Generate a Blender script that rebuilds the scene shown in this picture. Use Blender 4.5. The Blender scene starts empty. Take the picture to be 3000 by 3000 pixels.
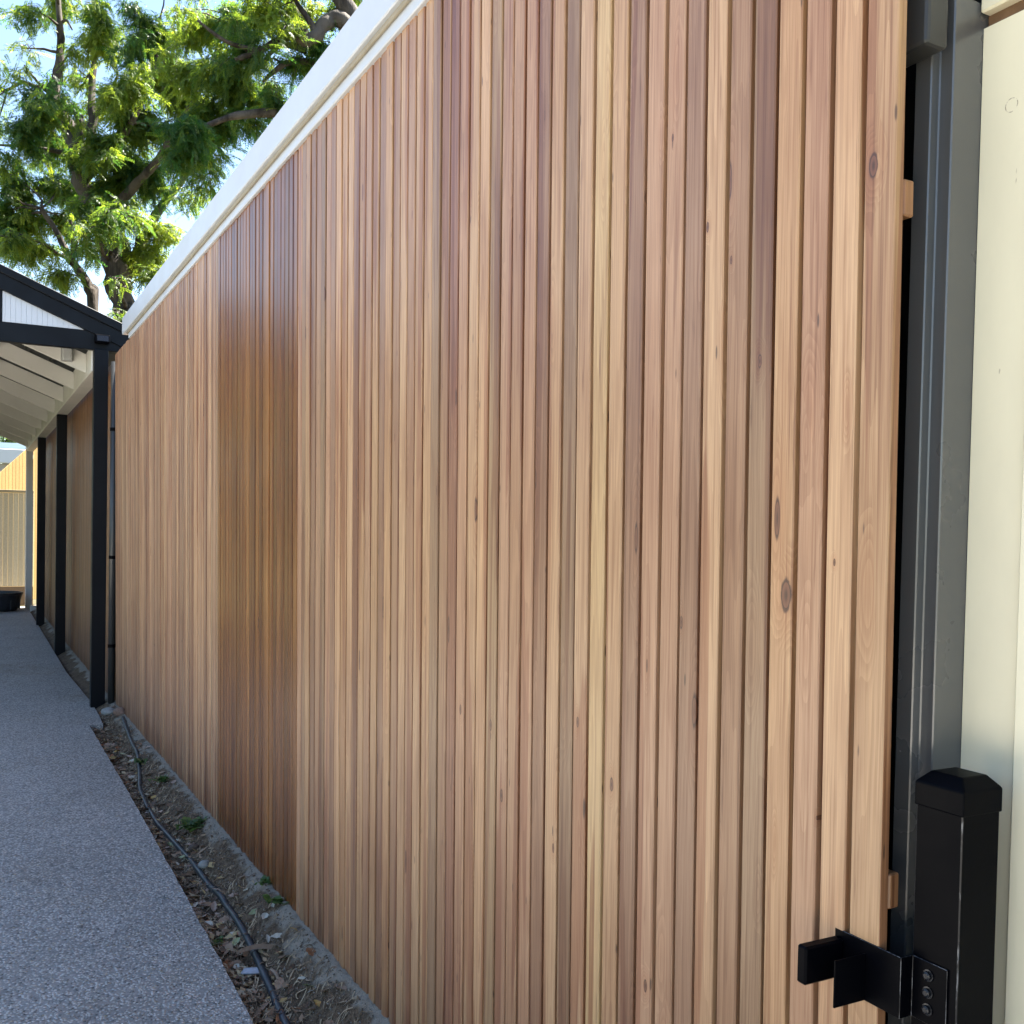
import bpy, bmesh, math, random
import numpy as np
from mathutils import Vector, Matrix, noise

random.seed(11)
rng = np.random.default_rng(5)
scene = bpy.context.scene
col = scene.collection

# ------------------------------------------------------------------ camera
AL, TH, RO = math.radians(28.07), math.radians(1.446), math.radians(1.171)
FPX, CY = 2990.6, 1636.3                      # focal length / principal row in photo pixels (3000 x 3000)
CAM = np.array([0.0, -1.18, 1.66])
_f0 = np.array([-math.cos(AL), math.sin(AL), 0.0]); _r0 = np.array([math.sin(AL), math.cos(AL), 0.0]); _u = np.array([0, 0, 1.0])
FW = math.cos(TH) * _f0 - math.sin(TH) * _u
_up = math.cos(TH) * _u + math.sin(TH) * _f0
RT = math.cos(RO) * _r0 + math.sin(RO) * _up
UP = math.cos(RO) * _up - math.sin(RO) * _r0
cam_data = bpy.data.cameras.new('camera'); cam_data.sensor_width = 36.0
cam_data.lens = 36.0 * FPX / 3000.0; cam_data.shift_y = (CY - 1500.0) / 3000.0
cam_data.clip_start = 0.05; cam_data.clip_end = 2000.0
cam_ob = bpy.data.objects.new('camera', cam_data); col.objects.link(cam_ob)
cam_ob.matrix_world = Matrix(((RT[0], UP[0], -FW[0], CAM[0]), (RT[1], UP[1], -FW[1], CAM[1]), (RT[2], UP[2], -FW[2], CAM[2]), (0, 0, 0, 1)))
scene.camera = cam_ob

# ------------------------------------------------------------------ light
SUN = np.array([-0.14, 0.75, 1.20]); SUN = SUN / np.linalg.norm(SUN)
world = bpy.data.worlds.new('World'); scene.world = world; world.use_nodes = True
wn = world.node_tree
bgn = wn.nodes.get('Background') or wn.nodes.new('ShaderNodeBackground')
sky = wn.nodes.new('ShaderNodeTexSky'); sky.sky_type = 'NISHITA'; sky.sun_disc = False
sky.sun_elevation = math.asin(SUN[2]); sky.sun_rotation = math.atan2(SUN[0], SUN[1])
sky.altitude = 50; sky.air_density = 1.0; sky.dust_density = 0.5; sky.ozone_density = 1.0
wn.links.new(sky.outputs[0], bgn.inputs[0]); bgn.inputs[1].default_value = 0.058
sl = bpy.data.lights.new('sun', 'SUN'); sl.energy = 5.0; sl.angle = math.radians(0.53); sl.color = (1.0, 0.94, 0.84)
so = bpy.data.objects.new('sun', sl); col.objects.link(so)
so.rotation_euler = Vector(-SUN).to_track_quat('-Z', 'Y').to_euler()
vs = scene.view_settings
vs.view_transform = 'Standard'; vs.look = 'None'; vs.gamma = 1.0; vs.exposure = 2.8; vs.use_curve_mapping = False
try:
    scene.cycles.use_denoising = True; scene.cycles.denoiser = 'OPENIMAGEDENOISE'
    scene.cycles.max_bounces = 6; scene.cycles.diffuse_bounces = 4; scene.cycles.glossy_bounces = 3; scene.cycles.transmission_bounces = 3; scene.cycles.transparent_max_bounces = 4; scene.cycles.caustics_reflective = False; scene.cycles.caustics_refractive = False
    scene.cycles.sample_clamp_indirect = 8.0
except Exception: pass

# ------------------------------------------------------------------ pixel -> place helpers (a pixel gives a direction only)
def ray(x, y): return FW + RT * (x - 1500.0) / FPX - UP * (y - CY) / FPX
def on_x(x, y, x0): v = ray(x, y); return CAM + (x0 - CAM[0]) / v[0] * v
def on_y(x, y, y0): v = ray(x, y); return CAM + (y0 - CAM[1]) / v[1] * v
def on_z(x, y, z0): v = ray(x, y); return CAM + (z0 - CAM[2]) / v[2] * v
def at_depth(x, y, z): return CAM + ray(x, y) * z

# ------------------------------------------------------------------ object helpers
def tag(o, label=None, cat=None, group=None, kind=None):
    if label: o['label'] = label
    if cat: o['category'] = cat
    if group: o['group'] = group
    if kind: o['kind'] = kind
    return o
def empty(name, loc=(0, 0, 0), parent=None):
    o = bpy.data.objects.new(name, None); col.objects.link(o); o.location = loc; o.empty_display_size = 0.1
    o.parent = parent
    return o
def link_mesh(name, me, mat, parent=None, loc=None):
    o = bpy.data.objects.new(name, me); col.objects.link(o); o.parent = parent
    if mat is not None and len(me.materials) == 0: me.materials.append(mat)
    if loc is not None: o.location = loc
    return o

class MB:
    """collects boxes, prisms and tubes into one mesh"""
    def __init__(s): s.v = []; s.f = []
    def add(s, vs_, fs):
        b = len(s.v); s.v += [tuple(map(float, p)) for p in vs_]; s.f += [tuple(i + b for i in f) for f in fs]; return s
    def box(s, x0, x1, y0, y1, z0, z1):
        return s.add([(x0,y0,z0),(x1,y0,z0),(x1,y1,z0),(x0,y1,z0),(x0,y0,z1),(x1,y0,z1),(x1,y1,z1),(x0,y1,z1)],
                     [(0,3,2,1),(4,5,6,7),(0,1,5,4),(1,2,6,5),(2,3,7,6),(3,0,4,7)])
    def prism(s, poly, axis, a, b):
        """poly: 2-D outline, extruded along axis from a to b"""
        n = len(poly)
        def P(q, t): return (t, q[0], q[1]) if axis == 'x' else ((q[0], t, q[1]) if axis == 'y' else (q[0], q[1], t))
        vs_ = [P(q, a) for q in poly] + [P(q, b) for q in poly]
        fs = [tuple(range(n - 1, -1, -1)), tuple(range(n, 2 * n))] + [(i, (i + 1) % n, n + (i + 1) % n, n + i) for i in range(n)]
        return s.add(vs_, fs)
    def tube(s, pts, rad, n=8, caps=True):
        pts = [Vector(p) for p in pts]; m = len(pts)
        rad = [rad] * m if not hasattr(rad, '__len__') else rad
        ref = Vector((0.13, 0.31, 0.94)); vs_ = []; prev = None
        for i, p in enumerate(pts):
            t = (pts[min(i + 1, m - 1)] - pts[max(i - 1, 0)]).normalized()
            if prev is None:
                a = t.cross(ref if abs(t.dot(ref)) < 0.9 else Vector((1, 0, 0))).normalized()
            else:
                a = (prev - t * prev.dot(t)).normalized()
            prev = a; b = t.cross(a)
            for k in range(n):
                w = 2 * math.pi * k / n; vs_.append(p + (a * math.cos(w) + b * math.sin(w)) * rad[i])
        fs = [(i*n+k, i*n+(k+1) % n, (i+1)*n+(k+1) % n, (i+1)*n+k) for i in range(m - 1) for k in range(n)]
        if caps: fs += [tuple(range(n - 1, -1, -1)), tuple((m-1)*n+k for k in range(n))]
        return s.add(vs_, fs)
    def mesh(s, name, bevel=0.0, smooth=False, seg=1, edge=False):
        me = bpy.data.meshes.new(name); me.from_pydata(s.v, [], s.f)
        bm = bmesh.new(); bm.from_mesh(me)
        bmesh.ops.recalc_face_normals(bm, faces=bm.faces)
        if bevel > 0:
            es = [e for e in bm.edges if len(e.link_faces) == 2 and e.calc_face_angle(0) > 0.5]
            res_ = bmesh.ops.bevel(bm, geom=es, offset=bevel, segments=seg, affect='EDGES', profile=0.5, clamp_overlap=True)
            if edge:
                for f in res_['faces']: f.material_index = 1
        bm.to_mesh(me); bm.free()
        if smooth: me.polygons.foreach_set('use_smooth', [True] * len(me.polygons))
        return me
    def build(s, name, mat, parent=None, bevel=0.0, smooth=False, loc=None, seg=1, edge=None):
        o = link_mesh(name, s.mesh(name, bevel, smooth, seg, edge is not None), mat, parent, loc)
        if edge is not None: o.data.materials.append(edge)
        return o

# ------------------------------------------------------------------ material helpers
class NT:
    def __init__(s, name):
        s.m = bpy.data.materials.new(name); s.m.use_nodes = True; s.t = s.m.node_tree
        s.b = s.t.nodes['Principled BSDF']; s.out = s.t.nodes['Material Output']
    def n(s, t, **kw):
        x = s.t.nodes.new(t)
        for k, v in kw.items(): setattr(x, k, v)
        return x
    def set(s, sock, v):
        if hasattr(v, 'is_linked') or hasattr(v, 'links'): s.t.links.new(v, sock)
        else:
            if hasattr(sock.default_value, '__len__') and not hasattr(v, '__len__'): v = (v,) * len(sock.default_value)
            if hasattr(sock.default_value, '__len__') and len(sock.default_value) == 4 and len(v) == 3: v = (*v, 1.0)
            sock.default_value = v
    def math(s, op, a, b=0.0, c=None, clamp=False):
        x = s.n('ShaderNodeMath', operation=op, use_clamp=clamp); s.set(x.inputs[0], a); s.set(x.inputs[1], b)
        if c is not None: s.set(x.inputs[2], c)
        return x.outputs[0]
    def vmath(s, op, a, b=(0, 0, 0)):
        x = s.n('ShaderNodeVectorMath', operation=op); s.set(x.inputs[0], a); s.set(x.inputs[1], b)
        return x.outputs['Value'] if op in ('LENGTH', 'DOT_PRODUCT', 'DISTANCE') else x.outputs[0]
    def step(s, v, lo, hi, a=0.0, b=1.0):
        x = s.n('ShaderNodeMapRange', interpolation_type='SMOOTHSTEP')
        for i, q in enumerate((v, lo, hi, a, b)): s.set(x.inputs[i], q)
        return x.outputs[0]
    def mix(s, f, a, b, mode='MIX'):
        x = s.n('ShaderNodeMix', data_type='RGBA', blend_type=mode); s.set(x.inputs[0], f); s.set(x.inputs[6], a); s.set(x.inputs[7], b)
        return x.outputs[2]
    def noise(s, vec, scale=1.0, detail=4.0, rough=0.55, dist=0.0):
        x = s.n('ShaderNodeTexNoise'); s.set(x.inputs['Vector'], vec); s.set(x.inputs['Scale'], scale)
        s.set(x.inputs['Detail'], detail); s.set(x.inputs['Roughness'], rough); s.set(x.inputs['Distortion'], dist)
        return x.outputs['Fac']
    def voro(s, vec, scale=1.0, feature='F1', rnd=1.0):
        x = s.n('ShaderNodeTexVoronoi', feature=feature); s.set(x.inputs['Vector'], vec); s.set(x.inputs['Scale'], scale)
        s.set(x.inputs['Randomness'], rnd)
        return x
    def coord(s, kind='Object'): return s.n('ShaderNodeTexCoord').outputs[kind]
    def xyz(s, vec):
        x = s.n('ShaderNodeSeparateXYZ'); s.set(x.inputs[0], vec); return x.outputs
    def comb(s, x, y, z):
        q = s.n('ShaderNodeCombineXYZ'); s.set(q.inputs[0], x); s.set(q.inputs[1], y); s.set(q.inputs[2], z); return q.outputs[0]
    def bump(s, h, strength=0.3, dist=0.002):
        x = s.n('ShaderNodeBump'); s.set(x.inputs['Height'], h); s.set(x.inputs['Strength'], strength); s.set(x.inputs['Distance'], dist)
        s.t.links.new(x.outputs[0], s.b.inputs['Normal']); return x
    def bsdf(s, color=None, rough=None, spec=None, metal=None):
        for nm, v in (('Base Color', color), ('Roughness', rough), ('Specular IOR Level', spec), ('Metallic', metal)):
            if v is not None: s.set(s.b.inputs[nm], v)
        return s.m

def wood_material(name, oiled=False):
    k = NT(name)
    oi = k.n('ShaderNodeObjectInfo')
    base, rnd = oi.outputs['Color'], oi.outputs['Random']
    co = k.coord('Object'); X, Y, Z = k.xyz(co)
    r1 = k.math('MULTIPLY', rnd, 61.0); r2 = k.math('MULTIPLY', rnd, 173.0)
    xs = k.math('ADD', X, r1); zs = k.math('ADD', Z, r2)
    # knots
    kv = k.comb(k.math('MULTIPLY', xs, 1 / 0.055), k.math('MULTIPLY', Y, 6.0), k.math('MULTIPLY', zs, 1 / 0.30))
    vk = k.voro(kv, 1.0)
    kd = vk.outputs['Distance']; kr = k.xyz(vk.outputs['Color'])
    has = k.math('GREATER_THAN', kr[0], 0.50)
    rad = k.math('MULTIPLY_ADD', kr[1], 0.085, 0.05)
    rel = k.math('DIVIDE', kd, rad)
    knot = k.math('MULTIPLY', k.step(rel, 0.75, 1.05, 1.0, 0.0), has)
    halo = k.math('MULTIPLY', k.step(rel, 0.9, 4.5, 1.0, 0.0), has)
    # placed knots: custom property knot = (x, z, size)
    at = k.n('ShaderNodeAttribute', attribute_type='OBJECT', attribute_name='knot')
    ax, az, asz = k.xyz(at.outputs['Vector'])
    dx = k.math('DIVIDE', k.math('SUBTRACT', X, ax), k.math('MULTIPLY', asz, 0.42))
    dz = k.math('DIVIDE', k.math('SUBTRACT', Z, az), asz)
    pd = k.math('SQRT', k.math('ADD', k.math('MULTIPLY', dx, dx), k.math('MULTIPLY', dz, dz)))
    on = k.math('GREATER_THAN', asz, 0.001)
    pd_safe = k.math('ADD', pd, k.math('MULTIPLY', k.math('SUBTRACT', 1.0, on), 9.0))
    pd = k.math('ADD', pd, k.math('MULTIPLY', k.math('SUBTRACT', k.noise(co, 70.0, 2.0), 0.5), 0.45))
    pk = k.math('MULTIPLY', k.step(pd, 0.8, 1.05, 1.0, 0.0), on)
    ph = k.math('MULTIPLY', k.step(pd, 0.9, 3.5, 1.0, 0.0), on)
    knot = k.math('MAXIMUM', knot, pk); halo = k.math('MAXIMUM', halo, ph)
    # grain
    gv = k.comb(k.math('MULTIPLY', xs, 9.0), k.math('MULTIPLY', Y, 9.0), k.math('MULTIPLY', zs, 0.32))
    lowf = k.noise(gv, 1.0, 2.0, 0.5)
    ringv = k.math('ADD', lowf, k.math('MULTIPLY', halo, 0.16))
    ring = k.math('FRACT', k.math('MULTIPLY', ringv, 26.0))
    ring = k.step(ring, 0.0, 0.85, 0.0, 1.0)
    fv = k.comb(k.math('MULTIPLY', xs, 420.0), k.math('MULTIPLY', Y, 420.0), k.math('MULTIPLY', zs, 7.0))
    fine = k.noise(fv, 1.0, 4.0, 0.6)
    bv = k.comb(k.math('MULTIPLY', xs, 22.0), k.math('MULTIPLY', Y, 22.0), k.math('MULTIPLY', zs, 0.55))
    heart = k.step(k.noise(bv, 1.0, 1.0, 0.4), 0.575, 0.60)
    blotch = k.noise(k.comb(k.math('MULTIPLY', xs, 8.0), Y, k.math('MULTIPLY', zs, 1.1)), 1.0, 3.0, 0.6)
    stv = k.comb(k.math('MULTIPLY', xs, 120.0), k.math('MULTIPLY', Y, 120.0), k.math('MULTIPLY', zs, 1.3))
    streak = k.noise(stv, 1.0, 3.0, 0.6)
    c = k.mix(k.math('MULTIPLY', heart, 0.72), base, (0.62, 0.43, 0.36), 'MULTIPLY')
    c = k.mix(k.step(streak, 0.47, 0.72, 0.0, 0.72), c, (0.52, 0.37, 0.28), 'MULTIPLY')
    c = k.mix(k.step(streak, 0.30, 0.44, 0.35, 0.0), c, (1.22, 1.18, 1.10), 'MULTIPLY')
    dk = k.noise(k.comb(k.math('MULTIPLY', xs, 60.0), k.math('MULTIPLY', Y, 60.0), k.math('MULTIPLY', zs, 2.6)), 1.0, 4.0, 0.65)
    c = k.mix(k.step(dk, 0.60, 0.74, 0.0, 0.85), c, (0.40, 0.27, 0.24), 'MULTIPLY')
    c = k.mix(k.math('MULTIPLY', ring, 0.24), c, (0.45, 0.30, 0.22), 'MULTIPLY')
    c = k.mix(k.step(fine, 0.35, 0.75, 0.0, 0.42), c, (0.48, 0.36, 0.28), 'MULTIPLY')
    c = k.mix(k.step(blotch, 0.42, 0.72, 0.0, 0.60), c, (0.62, 0.48, 0.41), 'MULTIPLY')
    c = k.mix(k.math('MULTIPLY', halo, 0.22), c, (0.75, 0.45, 0.28), 'MULTIPLY')
    rk = k.math('FRACT', k.math('MULTIPLY', k.math('MINIMUM', rel, pd_safe), 1.45))
    kc = k.mix(k.step(rk, 0.1, 0.8), (0.060, 0.024, 0.013), (0.155, 0.062, 0.031))
    c = k.mix(k.math('MULTIPLY', knot, 0.92), c, kc)
    # pin holes and dark flecks
    sv = k.comb(k.math('MULTIPLY', xs, 45.0), k.math('MULTIPLY', Y, 60.0), k.math('MULTIPLY', zs, 9.0))
    v2 = k.voro(sv, 1.0); q = k.xyz(v2.outputs['Color'])
    fleck = k.math('MULTIPLY', k.step(v2.outputs['Distance'], 0.07, 0.14, 1.0, 0.0), k.math('GREATER_THAN', q[0], 0.86))
    c = k.mix(k.math('MULTIPLY', fleck, 0.75), c, (0.045, 0.022, 0.014))
    # damp foot of each slat, its own height
    foot = k.math('ADD', k.math('MULTIPLY', rnd, 0.17), k.math('MULTIPLY', k.math('SUBTRACT', blotch, 0.5), 0.25))
    damp = k.step(k.math('SUBTRACT', Z, foot), 0.0, 0.10, 0.5, 0.0)
    c = k.mix(damp, c, (0.55, 0.38, 0.30), 'MULTIPLY')
    rough = k.step(fine, 0.2, 0.8, 0.27 if oiled else 0.36, 0.38 if oiled else 0.52)
    k.bump(k.math('ADD', k.math('MULTIPLY', fine, 0.7), k.math('MULTIPLY', ring, -0.3)), 0.25, 0.0006)
    return k.bsdf(c, rough, 0.42 if oiled else 0.58)
def plain(name, color, rough=0.5, spec=0.5, metal=0.0, var=0.12, scale=9.0, bump=0.0, bscale=60.0, bdist=0.002):
    k = NT(name); co = k.coord('Object')
    n1 = k.noise(co, scale, 5.0, 0.6)
    c = k.mix(k.step(n1, 0.3, 0.75), color, tuple(v * (1 - var) for v in color))
    if bump > 0: k.bump(k.noise(co, bscale, 4.0), bump, bdist)
    return k.bsdf(c, k.step(n1, 0.3, 0.7, max(0.02, rough - 0.06), rough + 0.06), spec, metal)
def scuffed(name, color, rough, mark, thr=0.70, spec=0.5):
    k = NT(name); co = k.coord('Object')
    n1 = k.noise(co, 7.0, 4.0); sc = k.noise(k.vmath('MULTIPLY', co, (210, 210, 90)), 1.0, 5.0, 0.65)
    spot = k.math('MULTIPLY', k.step(sc, thr, thr + 0.05), k.step(k.noise(co, 5.0, 2.0), 0.5, 0.66))
    c = k.mix(k.step(n1, 0.3, 0.7, 0.0, 0.25), color, tuple(v * 0.7 for v in color))
    c = k.mix(k.math('MULTIPLY', spot, 0.28), c, mark)
    k.bump(k.noise(co, 350.0, 2.0), 0.08, 0.001)
    return k.bsdf(c, k.step(n1, 0.3, 0.7, rough - 0.05, rough + 0.08), spec)

M = {}
M['wood'] = wood_material('cedar')
M['oiled'] = wood_material('oiled_cedar', True)
M['white'] = plain('white_paint', (0.50, 0.53, 0.575), 0.42, 0.5, var=0.05, scale=3.0, bump=0.05, bscale=180.0)
M['offwhite'] = plain('off_white_paint', (0.66, 0.65, 0.61), 0.5, 0.4, var=0.08, scale=3.0, bump=0.06, bscale=90.0)
M['shadow_beige'] = plain('beige_shadow_paint', (0.30, 0.26, 0.19), 0.6, 0.3, var=0.15, scale=6.0)
M['navy'] = plain('dark_navy_paint', (0.0034, 0.0050, 0.0085), 0.45, 0.16, var=0.3, scale=5.0, bump=0.12, bscale=110.0)
M['black'] = scuffed('black_powder_coat', (0.0016, 0.0018, 0.0030), 0.40, (0.02, 0.02, 0.022), 0.77, 0.04)
M['grey'] = scuffed('charcoal_metal', (0.040, 0.041, 0.041), 0.34, (0.28, 0.29, 0.29), 0.70)
def wornmat():
    k = NT('worn_black_edge'); co = k.coord('Object')
    n1 = k.step(k.noise(k.vmath('MULTIPLY', co, (90, 90, 30)), 1.0, 4.0, 0.7), 0.46, 0.62)
    return k.bsdf(k.mix(n1, (0.006, 0.006, 0.008), (0.16, 0.16, 0.165)), 0.35, 0.4)
M['worn'] = wornmat()
M['steel'] = plain('dark_steel', (0.03, 0.032, 0.038), 0.3, 0.5, 0.7, var=0.3, scale=80.0)
M['dark'] = plain('black_membrane', (0.012, 0.012, 0.013), 0.7, 0.3, var=0.2)
M['roof'] = plain('dark_roof_sheet', (0.025, 0.028, 0.030), 0.6, 0.4, var=0.3, scale=4.0)
M['concrete'] = plain('grey_concrete', (0.26, 0.255, 0.24), 0.85, 0.2, var=0.35, scale=14.0, bump=0.4, bscale=70.0, bdist=0.004)

def cream_mat():
    k = NT('cream_paint'); co = k.coord('Object')
    n1 = k.noise(k.vmath('MULTIPLY', co, (7, 7, 2.2)), 1.0, 5.0, 0.6); n2 = k.noise(co, 40.0, 4.0, 0.6)
    c = k.mix(k.step(n1, 0.35, 0.72), (0.84, 0.775, 0.565), (0.77, 0.71, 0.52))
    # filled screw plugs: a ring and a smear, where they stand
    def ringmark(px_, pz, r):
        dx = k.math('SUBTRACT', k.xyz(co)[0], px_); dz = k.math('SUBTRACT', k.xyz(co)[2], pz)
        dd = k.math('SQRT', k.math('ADD', k.math('MULTIPLY', dx, dx), k.math('MULTIPLY', dz, dz)))
        w = k.math('ABSOLUTE', k.math('SUBTRACT', dd, r))
        return k.math('MULTIPLY', k.step(w, 0.0003, 0.0011, 1.0, 0.0), k.step(k.noise(co, 120.0, 2.0), 0.40, 0.58))
    c = k.mix(k.math('MULTIPLY', ringmark(-0.985, 2.294, 0.0098), 0.8), c, (0.20, 0.13, 0.07))
    cr = k.noise(k.vmath('MULTIPLY', co, (60, 10, 14)), 1.0, 3.0)
    c = k.mix(k.math('MULTIPLY', k.step(cr, 0.735, 0.76), 0.6), c, (0.30, 0.24, 0.15))
    k.bump(k.math('ADD', k.math('MULTIPLY', n2, 0.5), n1), 0.18, 0.002)
    return k.bsdf(c, 0.5, 0.4)
M['cream'] = cream_mat()

def pathmat():
    k = NT('exposed_aggregate'); co = k.coord('Object')
    v1 = k.voro(co, 86.0); v2 = k.voro(co, 200.0)
    h = k.xyz(v1.outputs['Color'])
    st = k.n('ShaderNodeValToRGB'); cr = st.color_ramp
    for i, (p, c_) in enumerate([(0.0, (0.13, 0.128, 0.122)), (0.25, (0.38, 0.365, 0.335)), (0.5, (0.60, 0.575, 0.53)), (0.74, (0.74, 0.705, 0.65)), (0.92, (0.86, 0.83, 0.77)), (1.0, (0.46, 0.36, 0.22))]):
        e = cr.elements[i] if i < 2 else cr.elements.new(p)
        e.position = p; e.color = (*c_, 1)
    k.t.links.new(h[0], st.inputs[0])
    edge = k.step(v1.outputs['Distance'], 0.34, 0.62, 0.0, 0.85)
    c = k.mix(edge, st.outputs[0], (0.29, 0.28, 0.262))
    c = k.mix(k.step(v2.outputs['Distance'], 0.1, 0.7, 0.0, 0.28), c, (0.55, 0.55, 0.55), 'MULTIPLY')
    big = k.noise(co, 1.6, 5.0, 0.6)
    c = k.mix(k.step(big, 0.35, 0.7, 0.0, 0.30), c, (0.62, 0.60, 0.56), 'MULTIPLY')
    dirt = k.step(k.noise(co, 0.9, 6.0, 0.7), 0.50, 0.72, 0.0, 0.55)
    c = k.mix(dirt, c, (0.74, 0.66, 0.54), 'MULTIPLY')
    hh = k.math('ADD', k.step(v1.outputs['Distance'], 0.0, 0.6, 1.0, 0.0), k.math('MULTIPLY', h[1], 0.7))
    k.bump(hh, 1.0, 0.006)
    return k.bsdf(c, 0.62, 0.4)
M['path'] = pathmat()

def soilmat():
    k = NT('dry_soil'); co = k.coord('Object')
    n1 = k.noise(co, 22.0, 6.0, 0.65); n2 = k.noise(co, 160.0, 4.0, 0.6); n3 = k.noise(co, 5.0, 3.0, 0.6)
    a = k.n('ShaderNodeAttribute', attribute_name='haunch').outputs['Fac']
    c = k.mix(k.step(n1, 0.3, 0.7), (0.070, 0.046, 0.030), (0.190, 0.132, 0.086))
    c = k.mix(k.step(n2, 0.45, 0.75, 0.0, 0.6), c, (0.36, 0.27, 0.185))
    c = k.mix(k.step(n3, 0.5, 0.7, 0.0, 0.5), c, (0.06, 0.045, 0.033))
    conc = k.mix(k.step(n1, 0.3, 0.75), (0.46, 0.42, 0.35), (0.27, 0.225, 0.175))
    m = k.step(k.math('ADD', a, k.math('MULTIPLY', k.math('SUBTRACT', n3, 0.5), 0.9)), 0.47, 0.60)
    c = k.mix(k.math('MULTIPLY', m, k.step(n1, 0.25, 0.55, 0.35, 0.9)), c, conc)
    k.bump(k.math('ADD', n2, k.math('MULTIPLY', n1, 1.5)), 1.0, 0.012)
    return k.bsdf(c, 0.9, 0.15)
M['soil'] = soilmat()

def leafmat(name, c0, c1, t0, t1, trans=0.5):
    k = NT(name)
    tone = k.n('ShaderNodeAttribute', attribute_name='tone').outputs['Fac']
    k.bsdf(k.mix(tone, c0, c1), 0.45, 0.35)
    tr = k.n('ShaderNodeBsdfTranslucent'); k.set(tr.inputs[0], k.mix(tone, t0, t1))
    mx = k.n('ShaderNodeMixShader'); mx.inputs[0].default_value = trans
    k.t.links.new(k.b.outputs[0], mx.inputs[1]); k.t.links.new(tr.outputs[0], mx.inputs[2]); k.t.links.new(mx.outputs[0], k.out.inputs[0])
    return k.m
M['leaf'] = leafmat('feathery_leaf', (0.022, 0.065, 0.022), (0.10, 0.15, 0.025), (0.06, 0.17, 0.025), (0.38, 0.46, 0.03), 0.58)
M['hedge'] = leafmat('hedge_leaf', (0.012, 0.035, 0.012), (0.05, 0.09, 0.02), (0.03, 0.08, 0.015), (0.10, 0.16, 0.02), 0.35)
M['weed'] = leafmat('weed_leaf', (0.06, 0.11, 0.05), (0.12, 0.20, 0.05), (0.10, 0.18, 0.05), (0.2, 0.3, 0.06), 0.35)
def barkmat():
    k = NT('bark'); co = k.coord('Object')
    n1 = k.noise(k.vmath('MULTIPLY', co, (9, 9, 2.4)), 1.0, 6.0, 0.65); n2 = k.noise(co, 1.2, 3.0)
    c = k.mix(k.step(n1, 0.35, 0.65), (0.022, 0.017, 0.014), (0.085, 0.069, 0.056))
    c = k.mix(k.step(n2, 0.45, 0.65, 0.0, 0.5), c, (0.13, 0.118, 0.105))
    k.bump(n1, 0.8, 0.05)
    return k.bsdf(c, 0.85, 0.2)
M['bark'] = barkmat()
def objcolor(name, rough=0.7):
    k = NT(name); oi = k.n('ShaderNodeObjectInfo'); co = k.coord('Object')
    n1 = k.noise(co, 55.0, 5.0, 0.65)
    c = k.mix(k.step(n1, 0.3, 0.75, 0.0, 0.55), oi.outputs['Color'], (0.55, 0.47, 0.40), 'MULTIPLY')
    k.bump(n1, 0.4, 0.003)
    return k.bsdf(c, rough, 0.3)
M['litter'] = objcolor('dry_litter', 0.75)
M['stone'] = objcolor('stone', 0.85)
M['hose'] = plain('black_poly_pipe', (0.030, 0.036, 0.046), 0.38, 0.5, var=0.35, scale=20.0, bump=0.1, bscale=90.0)
M['ground'] = plain('dry_lawn', (0.125, 0.115, 0.065), 0.9, 0.1, var=0.4, scale=0.8)
M['fence'] = objcolor('painted_boards', 0.6)

# ------------------------------------------------------------------ setting: ground, path, planting strip
g = MB().add([(-600, -600, -0.12), (600, -600, -0.12), (600, 600, -0.12), (-600, 600, -0.12)], [(0, 1, 2, 3)]).build('ground', M['ground'])
tag(g, kind='structure')

def wob(x, a, f, s): return a * noise.noise(Vector((x * f, s, 0.0)))
edge = [on_z(745, 3000, 0), on_z(515, 2570, 0), on_z(354, 2281, 0), on_z(261, 2123, 0)]
e0 = (edge[1][1] - edge[0][1]) / (edge[1][0] - edge[0][0])
poly = [(3.5, edge[0][1] - 0.02)]
def near_edge_y(x):
    xs_ = [-9.05, -7.05, -4.96, -3.37, 3.5]; ys_ = [-0.286, -0.288, -0.303, -0.325, -0.345]
    return float(np.interp(x, xs_, ys_))
pts = []
x = 3.5
while x > -9.04:
    pts.append((x, near_edge_y(x) + wob(x, 0.006, 7.0, 3.1) + wob(x, 0.003, 31.0, 8.1))); x -= 0.05
pts += [(-9.05, -0.286), (-9.03, -0.18), (-9.5, -0.165), (-10.2, -0.155), (-12.4, -0.20), (-20.4, -0.15), (-22.4, -0.15)]
pts += [(-22.4, -2.1), (3.5, -2.1)]
mb = MB().prism(pts, 'z', -0.11, 0.0)
path = mb.build('path', M['path']); tag(path, kind='structure')
M['bounce_concrete'] = plain('pale_bounce_concrete', (0.54, 0.51, 0.46), 0.9, 0.2, var=0.2, scale=1.5)
yd = MB().box(-9.2, 9.0, -8.6, -2.14, -0.20, -0.03).build('bounce_slab', M['bounce_concrete']); tag(yd, kind='structure')  # unseen pale slab, added to bounce sunlight onto the slats

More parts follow.
